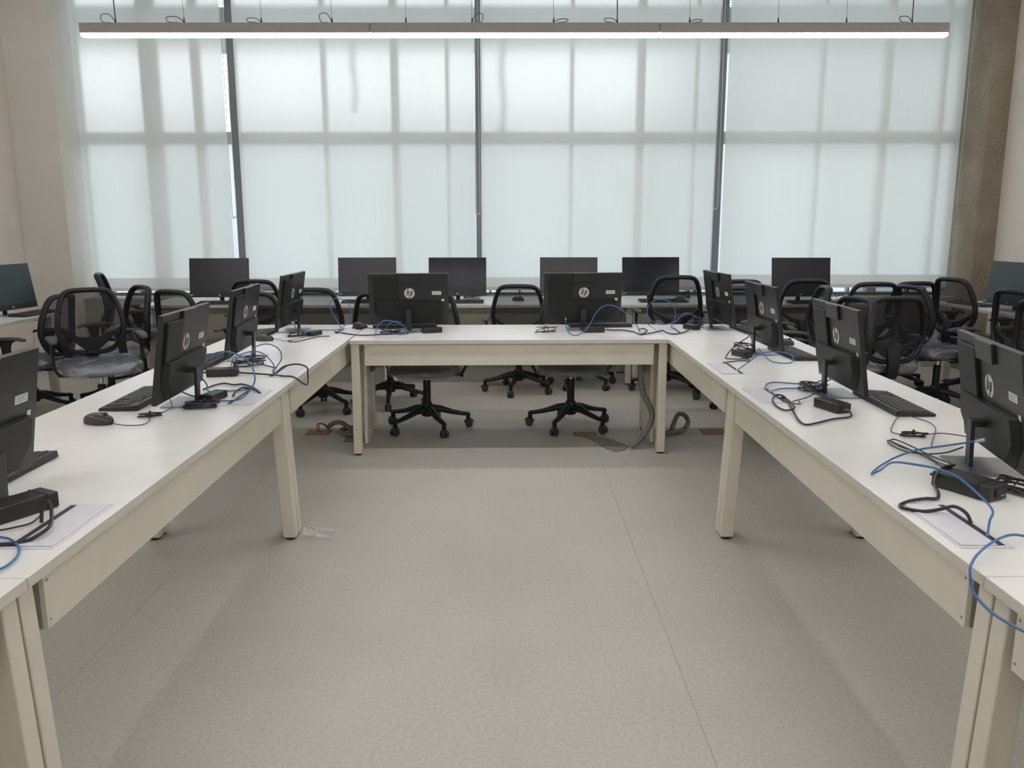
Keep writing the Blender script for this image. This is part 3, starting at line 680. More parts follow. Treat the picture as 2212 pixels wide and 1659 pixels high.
# ================================================================== TASK CHAIRS
BK_H = 0.445
def back_y(x, zz):         # profile of the backrest: lumbar forward, top leaning back, wings forward
    k = zz/BK_H
    return 0.235 + 0.075*k*k + 0.035*(1-k)*(1-k) - 0.55*x*x
def make_chair():
    t = thing('task_chair', 'x', 'chair', (0, 0, 0), 0, 'black mesh task chairs')
    # five-star base on casters
    base = MB().lathe([(0.030, 0.095), (0.040, 0.10), (0.046, 0.13), (0.046, 0.165), (0.034, 0.195), (0.030, 0.20)], 18).build('base_hub', 'chair_plastic', t)
    leg_me = None; cas = None
    for k in range(5):
        a = 2*math.pi*k/5
        if leg_me is None:
            m_ = MB(); secs = [(0.03, 0.150, 0.030, 0.034), (0.10, 0.145, 0.025, 0.026), (0.19, 0.118, 0.021, 0.019), (0.26, 0.103, 0.018, 0.016), (0.295, 0.100, 0.0165, 0.015), (0.312, 0.094, 0.014, 0.014)]
            rings = []
            for r, z, wy, hz in secs: rings.append([(r, wy*math.cos(b)*1.0, z+hz*math.sin(b)) for b in [2*math.pi*q/10 for q in range(10)]])
            vs_ = [p for rg in rings for p in rg]; fs = []
            for i in range(len(rings)-1):
                for q in range(10): q2 = (q+1) % 10; fs.append((i*10+q, i*10+q2, (i+1)*10+q2, (i+1)*10+q))
            fs.append(tuple(range(9, -1, -1))); fs.append(tuple((len(rings)-1)*10+q for q in range(10)))
            m_.add(vs_, fs); m_.lathe([(0.013, 0.055), (0.016, 0.06), (0.016, 0.09)], 12, (0.298, 0, 0))
            lg = m_.build('base_leg', 'chair_plastic', t); leg_me = lg.data
            c = MB()
            for s in (-1, 1):
                w1 = MB().lathe([(0.006, -0.011), (0.024, -0.011), (0.0275, -0.006), (0.0275, 0.006), (0.024, 0.011), (0.006, 0.011)], 18)
                w1.xf(Matrix.Translation((0.303, s*0.0145, 0.0276)) @ Matrix.Rotation(R(90), 4, 'X')); c.add(w1.v, w1.f)
            hood = MB().tube([(0.303+0.029*math.cos(q), 0, 0.0276+0.029*math.sin(q)) for q in [R(20+20*i) for i in range(8)]], 0.012, 8); c.add(hood.v, hood.f)
            cs = c.build('caster', 'caster_grey', lg); cas = cs.data
        else:
            lg = bpy.data.objects.new('base_leg', leg_me); sc.collection.objects.link(lg); lg.parent = t
            cs = bpy.data.objects.new('caster', cas); sc.collection.objects.link(cs); cs.parent = lg
        lg.rotation_euler = (0, 0, a)
    MB().lathe([(0.0, 0.19), (0.027, 0.19), (0.027, 0.35), (0.024, 0.36), (0.0, 0.36)], 16).build('gas_column', 'chair_plastic', t)
    MB().lathe([(0.0, 0.35), (0.015, 0.35), (0.015, 0.415), (0.0, 0.415)], 14).build('piston', 'chrome', t)
    m_ = MB().box(-0.085, 0.085, -0.10, 0.13, 0.405, 0.440); m_.build('tilt_mechanism', 'chair_plastic', t, bevel=0.008)
    m_ = MB().tube([(0.07, -0.03, 0.42), (0.17, -0.03, 0.415), (0.25, -0.03, 0.413)], 0.005, 8)
    m_.lathe([(0.0, -0.01), (0.013, -0.006), (0.013, 0.006), (0, 0.01)], 10, (0.255, -0.03, 0.413)); m_.build('lever', 'chair_plastic', t)
    # cushion
    def cushion(hx, hy, z0, z1, bulge, wob, seed, nU=40, nV=16):
        def fn(u, v):
            a = 2*math.pi*u; phi = -math.pi/2+math.pi*v
            ca, sa = math.cos(a), math.sin(a); e = 0.42
            cx_ = math.copysign(abs(ca)**e, ca); sy_ = math.copysign(abs(sa)**e, sa)
            cp = abs(math.cos(phi))**0.40; spz = math.copysign(abs(math.sin(phi))**0.6, math.sin(phi))
            x, y = hx*cx_*cp, hy*sy_*cp
            y -= 0.0
            z = (z0+z1)/2+(z1-z0)/2*spz + (bulge*(x/hx)**2 if spz > 0 else 0) - (0.018*max(0, -y/hy)**3)
            if wob:
                q = noise.noise((x*14+seed, y*14, z*20)); q2 = noise.noise((x*45, y*45+seed, z*45))
                d_ = 1+wob*q+wob*0.4*q2
                x *= d_; y *= d_; z += wob*0.16*q2
            return (x, y-0.005, z)
        return MB().grid(fn, nU, nV)
    cushion(0.245, 0.235, 0.438, 0.505, 0.010, 0, 0).build('seat', 'seat_fabric', t)
    MB().box(-0.20, 0.20, -0.19, 0.19, 0.432, 0.445).build('seat_pan', 'chair_plastic', t, bevel=0.006)
    cushion(0.264, 0.254, 0.428, 0.518, 0.012, 0.075, 3.7, 64, 22).build('plastic_cover', 'clear_plastic', t)
    # back frame: closed ring in the bent back surface
    Z0 = 0.535
    out = [(0.0, 0.0), (0.075, 0.002), (0.135, 0.022), (0.182, 0.075), (0.212, 0.150), (0.215, 0.215), (0.203, 0.290), (0.183, 0.365), (0.160, 0.415), (0.125, 0.440), (0.06, 0.447), (0.0, 0.448)]
    ring = out+[(-x, z) for x, z in reversed(out[1:-1])]
    pts = smooth_path([(x, back_y(x, z), Z0+z) for x, z in ring], 3, closed=True)
    MB().tube(pts, 0.0185, 10, closed=True, squash=1.4).build('back_frame', 'chair_plastic', t)
    def halfw(z):
        for (xa, za), (xb, zb) in zip(out, out[1:]):
            if za <= z <= zb: return xa+(xb-xa)*(z-za)/max(1e-6, zb-za)
        return 0.0
    def mfn(u, v):
        z = 0.085+(0.440-0.085)*v; hw = halfw(z); x = hw*(2*u-1); return (x, back_y(x, z), Z0+z)
    MB().grid(mfn, 16, 20).build('back_mesh', 'mesh_fabric', t)
    # lumbar yoke (a wide smile) that runs down into the spine
    m_ = MB(); N = 24; top = []; bot = []
    for i in range(N+1):
        x = -0.205+0.41*i/N; q = x/0.205
        zt = 0.108+0.085*q*q; zb = zt-0.034-0.075*max(0, 1-abs(q)*1.5)**0.8
        top.append((x, zt)); bot.append((x, zb))
    vs_ = []
    for (x, zt), (_, zb) in zip(top, bot):
        y0 = back_y(x, zt); th = 0.016+0.020*(1-abs(x)/0.205)
        vs_ += [(x, y0-0.010, Z0+zt), (x, y0+th, Z0+zt-0.008), (x, y0+th, Z0+zb), (x, y0-0.006, Z0+zb)]
    fs = []
    for i in range(N):
        for j in range(4): j2 = (j+1) % 4; fs.append((i*4+j, i*4+j2, i*4+4+j2, i*4+4+j))
    fs += [(3, 2, 1, 0), (N*4, N*4+1, N*4+2, N*4+3)]
    m_.add(vs_, fs); m_.build('lumbar_yoke', 'chair_plastic', t)
    secs = [(0.275, 0.64, 0.060, 0.020), (0.290, 0.58, 0.046, 0.020), (0.300, 0.52, 0.042, 0.019), (0.295, 0.46, 0.044, 0.018), (0.265, 0.425, 0.046, 0.016), (0.20, 0.415, 0.045, 0.014), (0.10, 0.415, 0.042, 0.014)]
    rings = []
    for i, (y, z, wx, th) in enumerate(secs):
        t_ = Vector((0, secs[min(i+1, len(secs)-1)][0]-secs[max(i-1, 0)][0], secs[min(i+1, len(secs)-1)][1]-secs[max(i-1, 0)][1])).normalized()
        nrm = Vector((0, -t_.z, t_.y))
        c0 = Vector((0, y, z)); rings.append([c0+Vector((-wx, 0, 0))-nrm*th*0.6, c0+Vector((wx, 0, 0))-nrm*th*0.6, c0+Vector((wx*0.9, 0, 0))+nrm*th, c0+Vector((-wx*0.9, 0, 0))+nrm*th])
    m_ = MB(); vs_ = [p for rg in rings for p in rg]; fs = []
    for i in range(len(rings)-1):
        for j in range(4): j2 = (j+1) % 4; fs.append((i*4+j, i*4+j2, i*4+4+j2, i*4+4+j))
    fs += [(3, 2, 1, 0), tuple((len(rings)-1)*4+j for j in range(4))]
    m_.add(vs_, fs); m_.build('spine', 'chair_plastic', t, bevel=0.004)
    # T-shaped arms with flared posts
    for s in (-1, 1):
        m_ = MB(); secs = [(0.150, 0.672, 0.022), (0.10, 0.682, 0.030), (0.02, 0.686, 0.034), (-0.06, 0.682, 0.034), (-0.11, 0.672, 0.028), (-0.125, 0.664, 0.016)]
        vs_ = []
        for y, z, hw in secs: vs_ += [(s*0.285-hw, y, z-0.008), (s*0.285+hw, y, z-0.008), (s*0.285+hw*0.85, y, z+0.010), (s*0.285-hw*0.85, y, z+0.010)]
        fs = []
        for i in range(len(secs)-1):
            for j in range(4): j2 = (j+1) % 4; fs.append((i*4+j, i*4+4+j, i*4+4+j2, i*4+j2))
        fs += [(0, 1, 2, 3), tuple((len(secs)-1)*4+j for j in (3, 2, 1, 0))]
        m_.add(vs_, fs); arm = m_.build('armrest', 'arm_pad', t, bevel=0.004)
        prof = [(0.672, 0.085, 0.0, 0.285), (0.655, 0.050, 0.0, 0.285), (0.62, 0.034, 0.0, 0.285), (0.54, 0.030, 0.005, 0.287), (0.47, 0.032, 0.01, 0.282), (0.430, 0.036, 0.01, 0.255), (0.420, 0.036, 0.01, 0.19)]
        m_ = MB(); vs_ = []
        for i, (z, hy, y, x) in enumerate(prof):
            vs_ += [(s*(x-0.009), y-hy, z), (s*(x+0.009), y-hy, z-(0.012 if i > 4 else 0)), (s*(x+0.009), y+hy, z-(0.012 if i > 4 else 0)), (s*(x-0.009), y+hy, z)]
        fs = []
        for i in range(len(prof)-1):
            for j in range(4): j2 = (j+1) % 4; fs.append((i*4+j, i*4+j2, i*4+4+j2, i*4+4+j))
        fs += [(3, 2, 1, 0), tuple((len(prof)-1)*4+j for j in range(4))]
        m_.add(vs_, fs); m_.build('arm_post', 'chair_plastic', arm, bevel=0.003)
    return t
ch0 = make_chair()
CH = [ # x, y, theta (front = (sin,-cos)), base turn, dz upper, label
 (-0.60, 6.00, 0, 226, -0.015, 'chair under the left half of the cross table, five-star base in view'),
 (0.445, 6.05, 0, 234, -0.015, 'chair under the right half of the cross table, five-star base in view'),
 (-2.88, 5.86, 34, 20, 0.02, 'chair at left turned to us with crumpled clear plastic on its seat'),
 (-3.74, 6.52, -92, 50, -0.055, 'chair at left facing the wall table, mostly behind the turned chair'),
 (-3.20, 6.68, -45, 10, -0.02, 'chair at left just behind the turned chair with wrapped seat'),
 (-3.28, 7.48, 110, 30, 0.05, 'chair at left seen edge-on, its back leaning toward the column'),
 (-2.50, 6.84, 155, 5, -0.03, 'chair between the left row and the narrow left blind computer'),
 (-2.20, 7.55, 182, 40, 0.0, 'chair pushed to the left back row table near the blind'),
 (-1.97, 7.05, 165, 15, -0.06, 'low chair seen between the two far computers of the left row'),
 (-1.50, 6.66, 181, 20, 0.0, 'chair behind the loop of blue cable at far left corner'),
 (-0.99, 6.88, 175, 48, -0.05, 'low chair half behind the left cross-table computer'),
 (0.08, 7.38, 178, 30, -0.03, 'chair in the middle between the two cross-table computers'),
 (0.67, 7.62, 180, 10, -0.06, 'chair at back row hidden behind the right cross-table computer'),
 (1.39, 7.36, 181, 20, 0.045, 'tall-backed chair framed by the ring of blue cable'),
 (1.97, 7.50, 180, 40, 0.0, 'chair at back row just behind the farthest right-row computer'),
 (1.85, 6.86, 170, 0, -0.01, 'chair glimpsed between the two farthest right-row computers'),
 (2.55, 7.55, 180, 25, 0.0, 'chair before the rightmost back row computer'),
 (2.03, 6.28, -99, 45, 0.02, 'chair seen edge-on facing the right row, back leaning right'),
 (2.02, 5.50, -72, 20, -0.005, 'chair with only its top rim above a right-row computer'),
 (2.69, 6.12, 178, 15, -0.02, 'chair seen squarely from behind at right, wrapped seat below'),
 (2.92, 7.05, 180, 50, 0.01, 'chair behind the squarely seen chair at right'),
 (3.45, 7.52, 184, 5, -0.02, 'farthest chair at right, below the rightmost blind'),
 (3.40, 6.62, 100, 35, 0.0, 'chair at right with a light arm pad next to the squarely seen one'),
 (3.92, 7.05, 105, 20, 0.03, 'chair at right in front of the concrete pillar'),
 (3.84, 6.02, 105, 0, 0.015, 'chair at right frame edge before the wall computer'),
 (3.60, 5.33, 105, 30, 0.005, 'nearest chair at right, mostly cut off by the frame'),
]
for i, (x, y, th, bt, dz, lbl) in enumerate(CH):
    o = ch0 if i == 0 else copy_tree(ch0)
    o.location = (x, y, 0.0); o.rotation_euler = (0, 0, R(th)); o['label'] = lbl
    for c in o.children:
        nm = c.name.split('.')[0]
        if nm == 'base_leg': c.rotation_euler = (0, 0, c.rotation_euler.z + R(bt-th))
        elif nm not in ('base_hub', 'gas_column'): c.location = (0, 0, dz)

# ================================================================== CABLES
def cable(name, pts, rad, m_, label, cat='cable', group=None, sub=6, plug=None):
    pts = [list(p) for p in pts]
    for p in pts:
        if p[2] < T+rad+0.0008 and p[2] > 0.74: p[2] = T+rad+0.0008
    o = MB().tube(smooth_path(pts, sub), rad, 8).build(name, m_)
    tag(o, label, cat, group)
    if plug == 'jack':
        a = Vector(pts[0]); b = Vector(pts[1]); d_ = (a-b).normalized()
        MB().tube([a, a+d_*0.012, a+d_*0.013, a+d_*0.026], [0.0045, 0.0045, 0.006, 0.006], 8).build('plug', 'plug_clear', o)
    return o
BL, KR = 0.0031, 0.0040
BLUE = [
 ('ring of blue cable standing up beside the left computer with mouse', [[-1.385,3.464,0.8],[-1.337,3.47,0.775],[-1.235,3.455,0.757],[-1.125,3.45,0.763],[-1.071,3.46,0.818],[-1.065,3.47,0.864],[-1.094,3.479,0.922],[-1.171,3.479,0.958],[-1.243,3.479,0.944],[-1.291,3.479,0.893],[-1.297,3.49,0.856],[-1.285,3.52,0.813],[-1.317,3.64,0.757],[-1.2,3.666,0.757],[-1.148,3.70,0.757],[-1.10,3.63,0.757]]),
 ('low arch of blue cable before the middle left computer', [[-1.422,4.261,0.77],[-1.4,4.238,0.81],[-1.352,4.238,0.831],[-1.295,4.238,0.843],[-1.251,4.238,0.831],[-1.213,4.238,0.795],[-1.214,4.293,0.757],[-1.175,4.13,0.757]]),
 ('high arch of blue cable beside the middle left computer', [[-1.38,4.50,0.8],[-1.329,4.30,0.82],[-1.292,4.2,0.856],[-1.259,4.17,0.879],[-1.217,4.17,0.89],[-1.178,4.17,0.883],[-1.149,4.17,0.862],[-1.139,4.17,0.832],[-1.145,4.17,0.804],[-1.18,4.20,0.765],[-1.165,4.10,0.757]]),
 ('teardrop loop of blue cable at the far left corner', [[-1.46,5.70,0.8],[-1.44,5.69,0.775],[-1.388,5.724,0.757],[-1.302,5.748,0.757],[-1.188,5.76,0.757],[-1.157,5.80,0.77],[-1.118,5.822,0.802],[-1.093,5.822,0.863],[-1.104,5.822,0.917],[-1.141,5.822,0.952],[-1.185,5.822,0.968],[-1.223,5.822,0.956],[-1.24,5.822,0.927],[-1.235,5.815,0.895],[-1.209,5.81,0.844],[-1.167,5.79,0.776],[-1.164,5.74,0.757],[-1.13,5.70,0.757]]),
 ('tangled blue cable under the left cross-table computer', [[-0.871,5.461,0.757],[-0.867,5.465,0.799],[-0.838,5.47,0.842],[-0.805,5.48,0.854],[-0.754,5.49,0.845],[-0.695,5.52,0.811],[-0.676,5.6,0.757],[-0.705,5.528,0.757],[-0.781,5.598,0.757],[-0.828,5.67,0.779],[-0.815,5.67,0.807],[-0.774,5.67,0.826],[-0.727,5.69,0.817]]),
 ('tall arch of blue cable before the right cross-table computer', [[0.385,5.791,0.82],[0.382,5.686,0.785],[0.397,5.588,0.757],[0.43,5.46,0.757],[0.486,5.56,0.765],[0.529,5.587,0.807],[0.57,5.587,0.887],[0.613,5.587,0.93],[0.655,5.587,0.942],[0.708,5.587,0.93],[0.779,5.587,0.88],[0.833,5.587,0.825],[0.87,5.60,0.757]]),
 ('round loop of blue cable at the far right corner', [[1.394,5.867,0.81],[1.298,5.8,0.834],[1.233,5.8,0.863],[1.189,5.8,0.853],[1.136,5.8,0.802],[1.063,5.8,0.786],[0.999,5.8,0.799],[0.953,5.8,0.844],[0.948,5.8,0.898],[0.979,5.8,0.943],[1.032,5.8,0.962],[1.096,5.8,0.943],[1.136,5.8,0.888],[1.142,5.82,0.831],[1.13,5.88,0.757]]),
 ('blue cable leaving a cable port in the far right table', [[1.14,4.166,0.757],[1.233,4.288,0.779],[1.277,4.288,0.815],[1.333,4.288,0.829],[1.402,4.288,0.827],[1.448,4.30,0.812],[1.469,4.32,0.791],[1.484,4.388,0.757],[1.421,4.373,0.757],[1.375,4.415,0.765],[1.37,4.60,0.8]]),
 ('dark blue cable curving behind a port on the right table', [[1.137,3.70,0.757],[1.18,3.80,0.757],[1.232,3.835,0.757],[1.328,3.80,0.757],[1.358,3.70,0.78],[1.375,3.60,0.82]]),
 ('straight dark blue cable from a port on the right table', [[1.163,3.65,0.757],[1.217,3.691,0.757],[1.305,3.70,0.757],[1.35,3.65,0.78],[1.38,3.57,0.82]]),
 ('blue cable arching over the large brick at right', [[1.40,2.46,0.84],[1.335,2.488,0.82],[1.251,2.508,0.8],[1.184,2.508,0.775],[1.12,2.47,0.757],[1.071,2.403,0.757],[1.086,2.38,0.775],[1.045,2.22,0.845],[1.07,2.13,0.864],[1.126,2.125,0.853],[1.176,2.125,0.831],[1.205,2.07,0.80],[1.20,2.0,0.785],[1.16,1.94,0.78],[1.13,1.893,0.757]]),
 ('large loop of blue cable hanging off the lower right table', [[1.30,1.80,0.757],[1.234,1.86,0.757],[1.199,1.865,0.77],[1.152,1.845,0.78],[1.097,1.815,0.775],[1.037,1.762,0.77],[1.0,1.72,0.765],[0.985,1.697,0.742],[0.985,1.681,0.721],[0.985,1.637,0.708],[0.985,1.582,0.708],[0.985,1.521,0.716],[0.985,1.45,0.728],[0.985,1.33,0.74],[1.03,1.30,0.762],[1.12,1.32,0.757]]),
 ('blue cable curling at the left frame edge', [[-1.296,1.935,0.757],[-1.211,1.904,0.757],[-1.178,1.889,0.757],[-1.13,1.84,0.757],[-1.104,1.788,0.757],[-1.096,1.741,0.757],[-1.1,1.717,0.757],[-1.124,1.69,0.757]]),
]
for lbl, pts in BLUE: cable('network_cable', pts, BL, 'cable_blue', lbl, 'cable', 'blue network cables', plug='jack')
BLK = [
 (KR, 'black power cord snaking around the brick beside the blue ring', [[-1.363,3.688,0.757],[-1.349,3.774,0.757],[-1.317,3.829,0.757],[-1.262,3.795,0.757],[-1.223,3.806,0.757],[-1.146,3.718,0.757],[-1.086,3.604,0.757],[-1.124,3.645,0.764],[-1.186,3.687,0.764],[-1.201,3.625,0.757],[-1.184,3.545,0.757]]),
 (0.0018, 'thin mouse cord on the left table', [[-1.481,3.053,0.757],[-1.44,3.03,0.757],[-1.399,3.015,0.757],[-1.35,3.029,0.757],[-1.354,3.095,0.757],[-1.38,3.149,0.757]]),
 (0.0018, 'thin cord from the tied bundle to the left computer', [[-1.365,3.196,0.757],[-1.356,3.285,0.757],[-1.373,3.36,0.757],[-1.40,3.41,0.78],[-1.39,3.45,0.80]]),
 (KR, 'black power cord hanging over the edge of the far left table', [[-1.15,4.10,0.757],[-1.114,4.095,0.787],[-1.063,4.091,0.801],[-1.02,4.091,0.798],[-0.994,4.091,0.782],[-0.992,4.085,0.748],[-0.985,4.05,0.712],[-0.995,4.0,0.722],[-1.035,3.985,0.757],[-1.096,4.016,0.757],[-1.145,4.041,0.757],[-1.206,4.066,0.757],[-1.32,4.06,0.765]]),
 (0.003, 'short black cable at the foot of the middle left computer', [[-1.37,4.50,0.80],[-1.334,4.35,0.775],[-1.267,4.322,0.757],[-1.185,4.237,0.757]]),
 (0.003, 'flat strand of black cord at far end of left row', [[-1.365,5.25,0.757],[-1.373,5.20,0.757],[-1.321,5.188,0.757],[-1.269,5.333,0.757],[-1.229,5.42,0.757],[-1.168,5.442,0.757]]),
 (0.0018, 'thin mouse cord at far end of left row', [[-1.495,5.30,0.762],[-1.46,5.29,0.757],[-1.43,5.26,0.757],[-1.407,5.22,0.757],[-1.347,5.292,0.757],[-1.319,5.40,0.757]]),
 (KR, 'black power cord lying along the near side of left cross-table computer', [[-1.179,5.66,0.757],[-1.1,5.58,0.757],[-0.995,5.49,0.757],[-0.91,5.49,0.757],[-0.848,5.52,0.757],[-0.766,5.55,0.757],[-0.62,5.62,0.762]]),
 (0.0018, 'thin mouse cord at the far left corner', [[-1.01,5.905,0.762],[-0.985,5.87,0.757],[-0.96,5.85,0.757],[-0.92,5.84,0.757],[-0.86,5.79,0.757]]),
 (KR, 'black power cord looping over the port of right cross-table computer', [[0.64,5.69,0.767],[0.70,5.72,0.757],[0.764,5.73,0.757],[0.832,5.631,0.757],[0.858,5.514,0.757],[0.932,5.70,0.757],[0.925,5.80,0.757],[0.878,5.72,0.764]]),
 (KR, 'black power cord running to the brick at far right corner', [[0.858,5.48,0.757],[0.947,5.58,0.757],[1.034,5.70,0.757],[1.048,5.60,0.757],[1.078,5.52,0.757],[1.162,5.605,0.757],[1.235,5.74,0.765]]),
 (0.003, 'tall black cord draped to the brick buried in cables', [[1.40,4.70,0.85],[1.355,4.63,0.875],[1.31,4.58,0.885],[1.296,4.558,0.869],[1.245,4.558,0.834],[1.204,4.558,0.795],[1.19,4.59,0.757],[1.176,4.52,0.757],[1.237,4.50,0.757],[1.30,4.53,0.757]]),
 (0.003, 'short black cord before the brick buried in cables', [[1.12,4.375,0.758],[1.18,4.42,0.757],[1.23,4.445,0.757],[1.275,4.434,0.757],[1.285,4.49,0.757],[1.26,4.52,0.757]]),
 (KR, 'black power cord curling from a port round to the lone brick', [[1.318,3.195,0.768],[1.30,3.14,0.757],[1.22,3.102,0.757],[1.132,3.036,0.757],[1.084,3.015,0.757],[1.084,3.088,0.757],[1.115,3.245,0.757],[1.147,3.399,0.757],[1.154,3.482,0.765],[1.132,3.511,0.765],[1.099,3.455,0.757],[1.076,3.329,0.757],[1.087,3.253,0.757],[1.111,3.234,0.766],[1.134,3.293,0.766],[1.161,3.454,0.757],[1.15,3.50,0.757]]),
 (0.0022, 'thin black cord from computer to port on the right table', [[1.37,3.56,0.80],[1.30,3.50,0.78],[1.246,3.46,0.765],[1.175,3.42,0.757],[1.16,3.38,0.757],[1.185,3.37,0.757],[1.20,3.43,0.757]]),
 (0.0046, 'thick black power cord crossing the port at right frame edge', [[1.28,2.343,0.8],[1.228,2.31,0.80],[1.19,2.27,0.775],[1.175,2.215,0.757],[1.15,2.175,0.757],[1.118,2.174,0.757],[1.068,2.155,0.757],[1.03,2.125,0.757],[1.025,2.1,0.757],[1.04,2.085,0.757],[1.067,2.068,0.759],[1.105,2.066,0.765],[1.12,2.03,0.785],[1.135,2.0,0.778],[1.142,1.985,0.757]]),
 (0.0024, 'doubled thin black cord tied beside the large brick', [[1.283,2.358,0.79],[1.31,2.50,0.765],[1.328,2.608,0.757],[1.295,2.698,0.757],[1.291,2.787,0.757],[1.274,2.745,0.757],[1.279,2.664,0.757],[1.321,2.619,0.757],[1.386,2.60,0.765],[1.41,2.54,0.8]]),
 (0.0024, 'folded thin black cord ending near the large brick', [[1.276,2.344,0.79],[1.30,2.46,0.765],[1.32,2.555,0.757],[1.297,2.663,0.762],[1.295,2.775,0.757],[1.316,2.8,0.757],[1.321,2.715,0.762],[1.335,2.55,0.762],[1.30,2.40,0.79]]),
 (0.0018, 'thin keyboard cord making a wide bend on the right table', [[1.385,2.86,0.757],[1.352,2.902,0.757],[1.414,3.027,0.757],[1.468,3.116,0.757],[1.51,3.152,0.764],[1.54,3.11,0.757],[1.555,3.048,0.757],[1.531,2.949,0.757],[1.444,2.793,0.757],[1.385,2.686,0.757]]),
 (0.0018, 'thin keyboard cord from bundle to nearest right computer', [[1.43,2.845,0.757],[1.47,2.87,0.757],[1.527,2.88,0.757],[1.60,2.82,0.757],[1.65,2.73,0.765]]),
 (0.0046, 'thick black power cord arching over the port at left frame edge', [[-1.165,2.0,0.757],[-1.164,2.012,0.798],[-1.149,2.014,0.807],[-1.137,2.0,0.782],[-1.11,1.94,0.772],[-1.115,1.895,0.765],[-1.139,1.872,0.757],[-1.183,1.857,0.757],[-1.233,1.869,0.757]]),
 (0.0024, 'thin black cord beside the brick at left frame edge', [[-1.195,2.05,0.757],[-1.19,1.998,0.757],[-1.209,1.972,0.757],[-1.238,1.95,0.757],[-1.30,1.93,0.757]]),
]
for r_c, lbl, pts in BLK: cable('power_cable' if r_c > 0.0028 else 'data_cable', pts, r_c, 'cable_black', lbl, 'cable', 'black cords')

def bundle(x, y, th, ln, wd, turns, rad, label, seed, lift=0.012):
    rr = random.Random(seed); pts = []
    for k in range(turns*12+1):
        a = 2*math.pi*k/12; q = 1+0.10*math.sin(k*0.7+seed)
        pts.append((ln/2*q*math.copysign(abs(math.cos(a))**0.8, math.cos(a)), wd/2*q*math.sin(a)+rr.uniform(-0.002, 0.002), rad+0.001+lift*(0.5+0.5*math.sin(a*0.37+seed))+rr.uniform(0, 0.003)))
    t = thing('cable_bundle', label, 'cable', (x, y, T), R(th), 'tied bundles of cord')
    MB().tube(smooth_path(pts, 2), rad, 6).build('coil', 'cable_black', t)
    tp = [(0.004*math.cos(b)*0+rr.uniform(-.001, .001), (wd/2+0.004)*math.cos(b), 0.002+ (lift/2+0.008)*(1+math.sin(b))*0.8+0.001) for b in [2*math.pi*k/14 for k in range(14)]]
    MB().tube(tp, 0.0025, 6, closed=True).build('twist_tie', 'foot_black', t)
bundle(-1.385, 3.175, 12, 0.085, 0.022, 5, 0.0018, 'small tied bundle of mouse cord on the left table', 1)
bundle(-1.245, 3.335, 15, 0.13, 0.055, 4, 0.0032, 'tangled bundle of black cord beside the blue ring', 2, 0.02)
bundle(-1.055, 5.83, -20, 0.085, 0.03, 5, 0.0018, 'small tied cord bundle next to the corner mouse', 3)
bundle(0.245, 5.66, 25, 0.15, 0.06, 3, 0.0024, 'thin wiry cord bundle left of right cross-table computer', 4, 0.035)
bundle(1.325, 3.66, -70, 0.12, 0.06, 4, 0.003, 'tangled bundle of black cord behind the lone brick', 5, 0.03)
bundle(1.408, 2.855, -8, 0.085, 0.022, 5, 0.0018, 'small tied bundle of keyboard cord on the right table', 6)
bundle(1.325, 4.745, -60, 0.13, 0.07, 5, 0.003, 'big tangle of black cord in the right row', 7, 0.05)
bundle(1.41, 2.235, -65, 0.13, 0.05, 4, 0.0036, 'coiled cord with a wrap at the right frame edge', 8, 0.03)
bundle(-1.36, 4.36, 40, 0.16, 0.10, 4, 0.003, 'tangle of black cord at the foot of middle left computer', 9, 0.035)
bundle(-1.375, 5.46, 20, 0.12, 0.05, 4, 0.003, 'tangle of black cord at the foot of farthest left computer', 10, 0.025)
bundle(-0.80, 5.63, 10, 0.13, 0.05, 3, 0.003, 'tangle of black cord under the left cross-table computer', 11, 0.02)
bundle(1.325, 5.98, 30, 0.12, 0.06, 4, 0.003, 'tangle of black cord at the far right corner', 12, 0.03)
bundle(-0.36, 8.14, 0, 0.16, 0.05, 3, 0.003, 'tangle of black cord behind a back row keyboard', 13, 0.03)
bundle(1.66, 8.12, 0, 0.14, 0.06, 4, 0.004, 'tangle of black cord right of the very dark screen', 14, 0.06)
bundle(3.02, 7.88, 10, 0.20, 0.10, 3, 0.0022, 'wiry tangle of cord right of the rightmost back row computer', 15, 0.07)

# ================================================================== FLOOR BOXES, CONDUITS, SCRAPS
def floor_box(x0, x1, y0, y1, label):
    t = thing('floor_box', label, 'floor box', ((x0+x1)/2, (y0+y1)/2, 0), 0, 'open floor boxes')
    a, b = (x1-x0)/2, (y1-y0)/2
    MB().box(-a, a, -b, b, 0.0002, 0.0016).build('rim', 'box_rim', t, smooth=False)
    MB().box(-a+0.006, a-0.006, -b+0.008, b-0.008, 0.0016, 0.0028).build('board', 'box_brown', t, smooth=False)
floor_box(-1.455, -1.29, 5.815, 5.972, 'brown floor box with red wires left of the cross table leg')
floor_box(-1.145, -0.985, 5.62, 5.79, 'brown floor box just behind the left cross table leg')
floor_box(0.455, 0.612, 5.77, 5.89, 'brown floor box beside a caster of the right chair')
floor_box(1.375, 1.545, 5.81, 5.984, 'brown floor box under the right row')
floor_box(-0.20, 0.02, 7.62, 7.80, 'brown floor box under the back row table')
ring = [(0.50, 5.772), (0.60, 5.79), (0.621, 5.773), (0.717, 5.671), (0.803, 5.488), (0.76, 5.40), (0.693, 5.35), (0.64, 5.43), (0.617, 5.489), (0.58, 5.62), (0.543, 5.697)]
ring = ring[::-1]
rim = MB().prism([(x, y, 0.0002) for x, y in ring], [(x, y, 0.0012) for x, y in ring]).build('torn_floor_patch', 'box_rim', smooth=False)
cx_, cy_ = 0.64, 5.58
MB().prism([(cx_+(x-cx_)*0.965, cy_+(y-cy_)*0.985, 0.0012) for x, y in ring], [(cx_+(x-cx_)*0.965, cy_+(y-cy_)*0.985, 0.0024) for x, y in ring]).build('bare_screed', 'patch_grey', rim, smooth=False)
